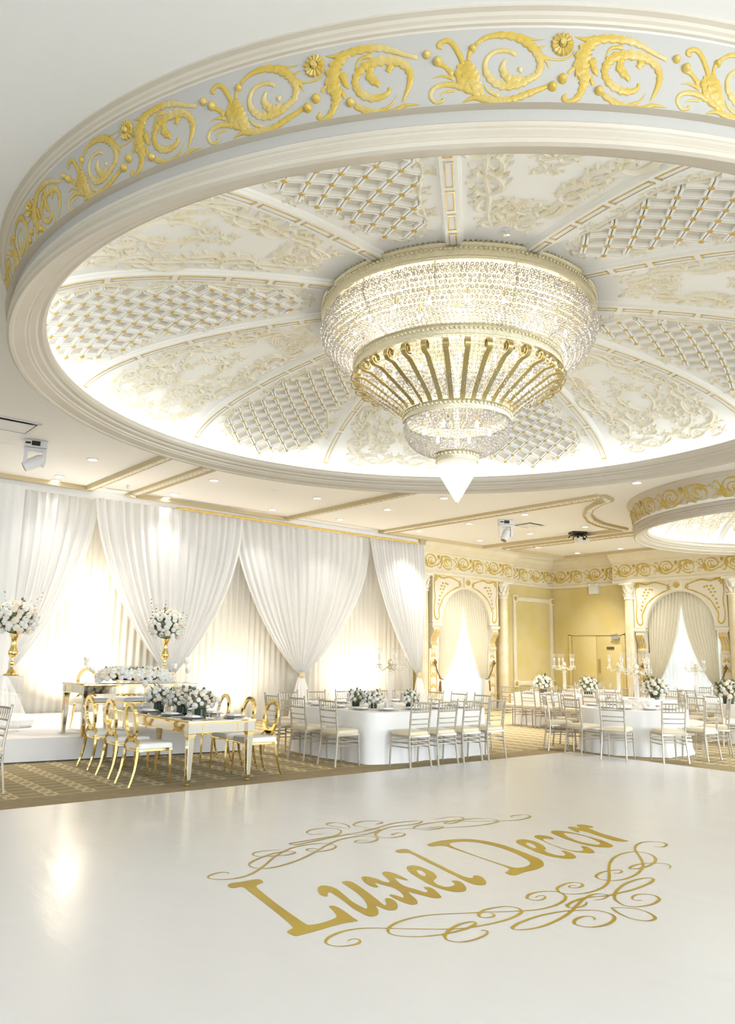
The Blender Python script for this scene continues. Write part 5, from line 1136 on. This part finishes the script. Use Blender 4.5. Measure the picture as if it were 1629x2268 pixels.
for k in (-1, 0, 1): fk.box((.085, -.175 + k * .007, .005), (.06, .003, .003))
fk.build('fork', MT['silver'], CU); uc = []
def setting(x, y, z, deg, where, tag_='', glasses=2, cutlery=True):
    """one place: plate, cutlery and glasses; deg points from the guest to the table"""
    a = R_(deg); c, s = math.cos(a), math.sin(a)
    place(PL, up, (x, y, z), a, 'white plate with napkin, %s' % (tag_ or where), 'place settings on the ' + where)
    if cutlery: place(CU, uc, (x, y, z), a, 'knife and fork laid beside the plate, %s' % (tag_ or where), 'cutlery on the ' + where)
    for k in range(glasses):
        ox, oy = .17 + .03 * k, -.10 + .12 * k
        place(GOB, ug, (x + ox * c - oy * s, y + ox * s + oy * c, z), 0, 'clear wine glass %s the plate, %s' % (('beside', 'behind')[k], tag_ or where), 'wine glasses on the ' + where)
SW = 'white square table'; z = .747
for i, x in enumerate((8.10, 8.66, 9.20, 9.76)): setting(x, 9.16, z, 90, SW, 'dance-floor side of the square table, %s from left' % ('first', 'second', 'third', 'fourth')[i])
for i, y in enumerate((9.46, 10.02, 10.58)): setting(7.84, y, z, 0, SW, 'gold-table side of the square table, %s' % ('nearest', 'middle', 'rearmost')[i])
for i, x in enumerate((8.02, 8.63, 9.27, 9.87)): setting(x, 10.93, z, -90, SW, 'drape side of the square table, %s from left' % ('first', 'second', 'third', 'fourth')[i])
for i, y in enumerate((10.60, 10.10, 9.60)): setting(10.02, y, z, 180, SW, 'right end of the square table, %s' % ('rearmost', 'middle', 'nearest')[i])
BW = 'long back table'
for i, y in enumerate((12.50, 11.90, 11.36, 10.78, 10.20, 9.62)):
    setting(15.70, y, z, 0, BW, 'near side of the long back table, %s from left' % ('first', 'second', 'third', 'fourth', 'fifth', 'sixth')[i], cutlery=False)
RW = 'near round table'
for i, (d, t) in enumerate(((172, 'left'), (200, 'front left'), (235, 'front'), (272, 'front right'), (310, 'right'), (0, 'far right'), (60, 'back'), (115, 'back left'))):
    a = R_(d); setting(RTC[0] + .70 * math.cos(a), RTC[1] + .70 * math.sin(a), z, d + 180, RW, '%s of the near round table' % t)
FW = 'low mirrored table'
for x, y, d, t in ((4.73, 8.95, 0, 'nearest left'), (4.73, 9.52, 0, 'middle left'), (4.73, 10.20, 0, 'rear left'), (5.31, 8.95, 180, 'nearest right'), (5.31, 9.50, 180, 'middle right'), (5.31, 10.20, 180, 'rear right')): setting(x, y, FTH, d, FW, '%s of the low mirrored table' % t, 1)
for d in (195, 228, 262): setting(R2C[0] + .68 * math.cos(R_(d)), R2C[1] + .68 * math.sin(R_(d)), z, d + 180, 'round table cut off at right', '%s of the round table cut off at right' % {195: 'left', 228: 'front left', 262: 'front'}[d], 1, False)
for tc, w in (((19.3, 10.1), 'round table before the right window'), ((19.4, 13.2), 'round table before the double door')):
    for d, q in ((30, 'rear'), (100, 'leftmost'), (170, 'near left'), (240, 'nearest'), (310, 'rightmost')): a = R_(d); place(GOB, ug, (tc[0] + .5 * math.cos(a), tc[1] + .5 * math.sin(a), z), 0, 'tiny clear wine glass on the %s, %s' % (w, q), 'glasses on the ' + w)
for i_, (x, y, zz, w) in enumerate(((8.62, 9.75, z, SW), (8.74, 9.72, z, SW), (9.35, 9.75, z, SW), (8.72, 10.5, z, SW), (5.06, 9.52, FTH, FW), (5.10, 10.12, FTH, FW), (5.05, 10.9, FTH, FW), (15.98, 12.62, z, BW), (15.95, 11.98, z, BW), (16.0, 10.3, z, BW), (RTC[0] + .32, RTC[1] + .16, z, RW), (RTC[0] - .3, RTC[1] + .1, z, RW))):
    place(VO, uv, (x, y, zz), 0, 'short votive candle on the %s, %s' % (w, ('front left', 'front middle', 'front right', 'rear', 'nearest', 'middle', 'rear', 'left', 'middle', 'right', 'right of the candelabrum', 'left of the candelabrum')[i_]), 'votive candles on the ' + w)
# tall glass candle holders at both ends of the head table and on the low table
def stem_candle(loc, h, label, group):
    o = empty('candle_holder', loc, label=label, cat='candle holder', group=group)
    MB().lathe([(.001, 0), (.045, 0), (.045, .006), (.008, .014), (.006, h - .12), (.03, h - .10), (.042, h - .085), (.042, h), (.039, h), (.038, h - .08), (.002, h - .095)], 14).build('glass_stem', MT['crystal'], o)
    MB().lathe([(.032, h - .078), (.032, h - .035), (.001, h - .033)], 12).build('wax', MT['wax'], o)
for x, y, h, t in ((4.42, 11.78, .42, 'tallest on the left'), (4.50, 11.98, .34, 'rear one on the left'), (4.47, 11.66, .26, 'shortest on the left'), (5.98, 12.04, .30, 'inner one on the right'), (6.10, 11.86, .40, 'tallest on the right'), (6.06, 11.72, .26, 'shortest on the right')):
    stem_candle((x, y, HTH), h, 'slim glass candle holder on the head table, %s' % t, 'glass candle holders on the head table')
for x, y, h, t in ((5.06, 11.10, .40, 'rear'), (5.12, 10.80, .34, 'middle'), (5.02, 8.86, .30, 'front')): stem_candle((x, y, FTH), h, 'slim glass candle holder on the low mirrored table, %s one' % t, 'glass candle holders on the low mirrored table')
mc = MB().prism([(-.055, 0), (.055, 0), (0, .17)], lambda a, b, h: (h, a, b), -.05, .05); mo = mc.build('menu_card', MT['porcelain'], smooth=0, loc=(13.15, 7.70, .746), rz=R_(-50)); tag(mo, 'folded white tent card standing on the near round table', 'card')
nb = MB().rbox((0, 0, .02), (.16, .11, .04), .015); nb.tube([(-.07, -.02, .045), (0, .03, .07), (.07, 0, .05)], [.02, .03, .015], 6); tag(nb.build('folded_napkin', MT['cloth'], loc=(12.74, 7.60, .75), rz=.5), 'crumpled white napkin at the front of the near round table', 'napkin')

# ================================================================== CANDELABRA
def candelabrum(n, H, seed):
    r = empty('candelabrum', label='x', cat='candelabrum')
    MB().lathe([(.001, 0), (.12, 0), (.125, .015), (.09, .03), (.05, .05), (.035, .075), (.03, .09)], 10).build('base', MT['crystal'], r, 25)
    zt = H - .42
    MB().lathe([(.03, .085), (.045, .10), (.045, .14), (.038, zt - .12), (.03, zt - .10), (.05, zt - .08), (.055, zt - .05), (.02, zt - .02), (.035, zt + .02), (.02, zt + .05)], 8).build('crystal_stem', MT['crystal'], r, 20)
    MB().lathe([(.02, zt), (.06, zt + .02), (.055, zt + .05), (.03, zt + .07), (.05, zt + .10), (.045, zt + .14), (.012, zt + .18)], 12).build('hub', MT['chand'], r)
    am = MB().tube(spline([(.02, 0, zt + .05), (.08, 0, zt + .03), (.15, 0, zt - .015), (.21, 0, zt), (.235, 0, zt + .06)], 5), .009, 6).mesh('arm', MT['chand'])
    cup = MB(); cup.lathe([(.012, zt + .06), (.05, zt + .08), (.052, zt + .085), (.012, zt + .09), (.02, zt + .12), (.012, zt + .15), (.024, zt + .19)], 10, (.235, 0, 0)); cm = cup.mesh('drip_cup', MT['crystal'], 30)
    sh = MB().lathe([(.022, zt + .19), (.034, zt + .215), (.034, zt + .27), (.046, zt + .36), (.048, zt + .362)], 12, (.235, 0, 0)).mesh('glass_shade', MT['glass'], 60)
    wx = MB().lathe([(.016, zt + .20), (.016, zt + .26), (.001, zt + .262)], 8, (.235, 0, 0)).mesh('candle', MT['wax'])
    pd = MB()
    for k in range(6):
        a = 2 * math.pi * k / 6; x, y = .235 + .05 * math.cos(a), .05 * math.sin(a); pd.lathe([(.001, zt + .005), (.008, zt + .03), (.003, zt + .055), (.006, zt + .06), (.001, zt + .08)], 5, (x, y, 0))
    pm = pd.mesh('crystal_drops', MT['crystal'], 0)
    for k in range(n):
        a = 2 * math.pi * k / n + .4; o = link('arm', am, r, rz=a)
        for nm, me in (('drip_cup', cm), ('glass_shade', sh), ('candle', wx), ('crystal_drop', pm)): link(nm, me, o)
    for nm, me in (('drip_cup', cm), ('glass_shade', sh)):
        pass
    return r
CA = candelabrum(5, 1.02, 1); ua = []
for x, y, zz, d, t in ((9.02, 10.12, .746, 10, 'crystal candelabrum on the white square table'), (RTC[0], RTC[1] - .10, .746, 40, 'crystal candelabrum on the near round table, largest in the row at right'), (16.05, 11.68, .746, 20, 'crystal candelabrum on the long back table, before the framed wall panel'), (16.20, 10.30, .746, 65, 'crystal candelabrum on the long back table, before the double door'), (19.3, 10.05, .746, 30, 'crystal candelabrum on the far round table, against the right window')):
    place(CA, ua, (x, y, zz), R_(d), t, 'crystal candelabra on the tables')

# ================================================================== CEILING FITTINGS
DL = empty('downlight', label='x', cat='downlight')
MB().lathe([(.075, 0), (.105, 0), (.11, -.010), (.085, -.014), (.078, .0), (.075, .02)], 24).build('trim_ring', MT['plastic'], DL)
MB().lathe([(.001, -.004), (.076, -.004)], 20).build('lens', MT['down'], DL); ud = []
ND = [(4.89, 13.55, 'over the stage, left tray'), (4.93, 15.35, 'left tray, nearer the drapes'), (5.0, 15.8, 'hard against the leftmost drape'), (7.30, 13.50, 'middle tray, first from left'), (7.34, 15.30, 'middle tray by the drapes, first from left'), (7.40, 15.8, 'above the drape left of the curtain rod'), (9.80, 13.46, 'middle tray, second from left'), (9.85, 15.30, 'middle tray by the drapes, second from left'), (11.75, 13.36, 'between the two trays, nearer the dome'), (11.80, 15.20, 'between the two trays, nearer the drapes'), (11.72, 11.5, 'beside the tip of the chandelier'), (13.26, 7.87, 'between the two domes'),
  (14.46, 13.30, 'right tray, above the white moving light'), (14.43, 15.10, 'right tray, above the left window'), (14.43, 11.50, 'right tray, left of the air vent'), (16.77, 13.20, 'right tray, second row'), (16.79, 15.02, 'right tray near its corner'), (16.84, 11.50, 'right tray beside the curved moulding'), (19.05, 14.70, 'corner tray, by the left window'), (20.9, 14.6, 'corner tray, by the door'), (20.9, 13.05, 'corner tray, beside the black slot'), (21.35, 12.6, 'over the frieze of the right window'), (3.0, 13.6, 'left tray at the picture edge'), (17.5, 16.0, 'over the frieze of the left window')]
for x, y, t in ND:
    place(DL, ud, (x, y, CEIL), 0, 'round white recessed downlight, %s' % t, 'recessed downlights')
    wall = y > 15.7 or x > 21.3
    lamp('downlight_beam', 'SPOT', (x, y, CEIL - .03), 9 if wall else 48 if y > 15 and x < 13 else 200 if x > 13.5 else 150, SOFT, spot_size=R_(95), spot_blend=.9, shadow_soft_size=.07)
def moving_head(loc, rz, tilt, label):
    r = empty('moving_head_light', loc, rz, label=label, cat='stage light')
    MB().rbox((0, 0, -.06), (.36, .24, .12), .015).build('base', MT['plastic'], r)
    MB().box((.0, -.122, -.06), (.13, .008, .075)).build('display', MT['black'], r, smooth=0); MB().box((-.12, -.121, -.06), (.08, .006, .03)).build('connector', MT['black'], r, smooth=0)
    y = MB()
    for s in (-1, 1): y.prism([(s * .13, -.14), (s * .17, -.16), (s * .17, -.36), (s * .15, -.42), (s * .11, -.40), (s * .11, -.18)], lambda a, b, h: (a, h, b), -.06, .06)
    y.box((0, 0, -.145), (.32, .13, .04)); y.build('yoke', MT['plastic'], r)
    hd = MB().lathe([(.02, .17), (.07, .16), (.095, .10), (.098, -.06), (.085, -.14), (.085, -.17), (.07, -.175)], 20).build('lamp_head', MT['plastic'], r); hd.location = (0, 0, -.36); hd.rotation_euler = tilt
    MB().lathe([(.001, -.165), (.068, -.170)], 20).build('lens', MT['black'], hd)
    MB().lathe([(.03, -.168), (.045, -.176), (.05, -.170)], 16).build('lens_ring', MT['gold'], hd)
    return r
moving_head((3.75, 13.02, CEIL), R_(-15), (R_(0), R_(58), 0), 'white moving stage light hanging from the ceiling at far left')
moving_head((14.75, 12.35, CEIL), R_(-38), (R_(-18), R_(25), 0), 'white moving stage light hanging from the ceiling before the left window')
def projector(loc, label):
    r = empty('ceiling_projector', loc, R_(-30), label=label, cat='projector')
    MB().box((0, 0, -.03), (.40, .30, .05)).build('mount_plate', MT['black'], r, smooth=0); MB().lathe([(.03, -.2), (.03, -.05)], 8).build('drop_pole', MT['black'], r)
    sp = MB()
    for a in (.4, 1.7, 2.9, 4.2, 5.4): sp.tube([(0, 0, -.06), (.20 * math.cos(a), .20 * math.sin(a), -.10), (.25 * math.cos(a), .25 * math.sin(a), -.16)], .016, 5)
    sp.build('mount_arm', MT['black'], r); MB().rbox((.12, .02, -.22), (.34, .26, .11), .02).build('projector_body', MT['plastic'], r); MB().lathe([(.001, 0), (.04, 0), (.04, .05)], 12, (.12, -.13, -.22)).build('lens', MT['black'], r)
projector((17.45, 12.15, CEIL), 'small white projector on a spidery black ceiling mount')
def vent(loc, rz, lx, ly, label, slot=True):
    r = empty('ceiling_vent', loc, rz, label=label, cat='air vent')
    fr = MB()
    for x, y, a, b in ((-lx / 2, 0, .05, ly), (lx / 2, 0, .05, ly), (0, -ly / 2, lx, .05), (0, ly / 2, lx, .05)): fr.box((x, y, -.008), (a, b, .016))
    fr.build('frame', MT['plastic'], r, smooth=0); MB().box((0, 0, -.002), (lx, ly, .004)).build('dark_throat', MT['black'], r, smooth=0)
    MB().box((0, -.03, -.030), (lx - .12, ly - .20, .012)).build('deflector_plate', MT['plastic'], r, smooth=0); return r
vent((3.1, 12.28, CEIL), R_(0), .75, .72, 'square white air vent at the far left of the ceiling'); vent((15.65, 12.35, CEIL), 0, .62, .62, 'square air vent beside the white moving light at right'); vent((19.45, 11.3, CEIL), 0, .62, .62, 'square air vent near the smaller dome'); 
gr = vent((7.15, 16.25, CEIL), 0, 1.1, .35, 'flat return-air grille over the drapes')
sd_ = empty('slot_diffuser', (21.62, 11.9, CEIL), label='long black slot diffuser in the ceiling above the right frieze', cat='air vent'); MB().box((0, 0, -.014), (.16, 2.6, .02)).build('slot', MT['black'], sd_, smooth=0)
for x in (-.10, .10): MB().box((x, 0, -.014), (.02, 2.64, .024)).build('slot_edge', MT['plastic'], sd_, smooth=0)
for x, y, t in ((8.78, 13.48, 'in the middle tray'), (3.43, 13.62, 'in the left tray'), (18.4, 12.3, 'in the corner tray')):
    s = empty('ceiling_speaker', (x, y, CEIL), label='flat round ceiling speaker %s' % t, cat='speaker'); MB().lathe([(.001, -.012), (.13, -.012), (.15, -.006), (.15, 0)], 28).build('speaker_cover', MT['ceiling'], s)
def sprinkler(loc, d, label):
    s = empty('sprinkler', loc, label=label, cat='sprinkler'); s.rotation_euler = Vector(d).to_track_quat('-Z', 'Y').to_euler()
    MB().lathe([(.001, 0), (.04, 0), (.045, -.008), (.02, -.012), (.010, -.02), (.010, -.05), (.004, -.055)], 16).build('escutcheon', MT['plastic'], s); MB().lathe([(.001, -.056), (.03, -.058), (.03, -.062)], 12).build('deflector', MT['silver'], s)
def on_dome(r, phi):
    z_ = 4.42 + .98 * math.sqrt(1 - (r / 4.42) ** 2); return (DC[0] + r * math.cos(phi), DC[1] + r * math.sin(phi), z_)
b_ = math.atan2(-DC[1], -DC[0])
sprinkler(on_dome(1.72, b_ + .26), (0, 0, -1), 'small sprinkler on the dome above the near rim of the chandelier'); sprinkler(on_dome(1.85, b_ - 1.42), (0, 0, -1), 'small sprinkler on the dome left of the chandelier')
for x, y, t in ((13.6, 6.6, 'between the two domes'), (6.25, 15.2, 'between left and middle trays'), (18.1, 10.4, 'by the tip of the curved moulding')): sprinkler((x, y, CEIL), (0, 0, -1), 'small brass-tipped sprinkler in the ceiling, %s' % t)
em = empty('emergency_light', (WX, 14.87, 3.84), R_(-90), label='white emergency light with twin lamp heads over the double door', cat='emergency light')
MB().rbox((0, 0, 0), (.36, .26, .10), .02).build('battery_box', MT['plastic'], em).matrix_local = Matrix.Translation((0, -.05, 0)) @ Matrix.Rotation(R_(90), 4, 'X')
for s in (-1, 1):
    h = MB().lathe([(.02, .06), (.05, .03), (.058, 0), (.05, -.01)], 14).build('lamp_head', MT['plastic'], em); h.matrix_local = Matrix.Translation((s * .14, -.10, .19)) @ Matrix.Rotation(R_(60), 4, 'X')
    MB().lathe([(.001, -.005), (.048, -.006)], 14).build('lens', MT['gold'], h); MB().tube([(s * .13, -.05, .12), (s * .14, -.07, .18)], .012, 6).build('lamp_neck', MT['grey'], em)

# ================================================================== UPLIGHTS, PENDANT, CUSHION
def uplight(x, y, z, e, label, tgt, sz=125):
    r = empty('uplight_can', (x, y, z), label=label, cat='uplight'); MB().lathe([(.07, 0), (.075, .02), (.075, .17), (.065, .17), (.06, .14)], 16).build('can', MT['plastic'], r); MB().lathe([(.001, .142), (.062, .142)], 16).build('lens', MT['down'], r)
    o = lamp('uplight_beam', 'SPOT', (x, y, z + .18), e, WARM, spot_size=R_(sz), spot_blend=1.0, shadow_soft_size=.05); aim(o, tgt)
uplight(5.62, 15.7, .33, 90, 'small white uplight on the stage behind the head table, left', (5.75, 16.40, 1.9)); uplight(6.22, 15.7, .33, 90, 'small white uplight on the stage behind the head table, right', (6.05, 16.40, 1.9))
uplight(9.40, 15.65, 0, 120, 'small white uplight on the carpet behind the swag left of the square table', (9.40, 16.40, 1.3)); uplight(13.36, 15.65, 0, 170, 'small white uplight on the carpet behind the square table', (13.36, 16.40, 1.3))
uplight(BX - .55, WY - .75, 0, 35, 'small uplight on the floor under the left arched window', (BX - .5, WY, 1.2))
def pendant(loc, zc):
    r = empty('pendant_chandelier', loc, label='small crystal chandelier hanging in the glow between the left drapes', cat='chandelier')
    MB().tube([(0, 0, .15), (0, 0, zc - loc[2])], .008, 6).build('chain', MT['chand'], r)
    MB().lathe([(.001, -.12), (.03, -.09), (.02, -.04), (.05, 0), (.02, .05), (.03, .10), (.008, .16)], 12).build('body', MT['crystal'], r)
    am = MB().tube(spline([(.03, 0, .0), (.09, 0, -.06), (.15, 0, -.03), (.16, 0, .04)], 4), .007, 5).mesh('arm', MT['crystal']); cm = MB().lathe([(.001, .04), (.03, .05), (.012, .06), (.012, .12), (.001, .13)], 8, (.16, 0, 0)).mesh('candle_cup', MT['wax']); bm = MB().sphere((.16, 0, .15), .016, 8, 6, 1.5).mesh('bulb', MT['bulb']); dm = MB().lathe([(.001, -.09), (.010, -.06), (.001, -.02)], 6, (.16, 0, 0)).mesh('crystal_drop', MT['crystal'], 0)
    for k in range(6):
        o = link('arm', am, r, rz=2 * math.pi * k / 6)
        for nm, me in (('candle_cup', cm), ('bulb', bm), ('crystal_drop', dm)): link(nm, me, o)
    lamp('pendant_lamp', 'POINT', (0, -.05, .2), 24, WARM, parent=r, shadow_soft_size=.15)
pendant((6.02, 16.2, 2.50), CEIL)
cu = MB(); cu.lathe([(.001, .0), (.24, .0), (.30, .05), (.30, .12), (.22, .19), (.10, .21), (.001, .20)], 24); co = cu.build('floor_cushion', MT['cloth'], loc=(4.0, 13.6, .33)); tag(co, 'plump white cloth bundle lying on the stage at left', 'cushion')
print('objects', len(bpy.data.objects), 'tris', sum(len(m.loops) - 2 * len(m.polygons) for m in bpy.data.meshes))
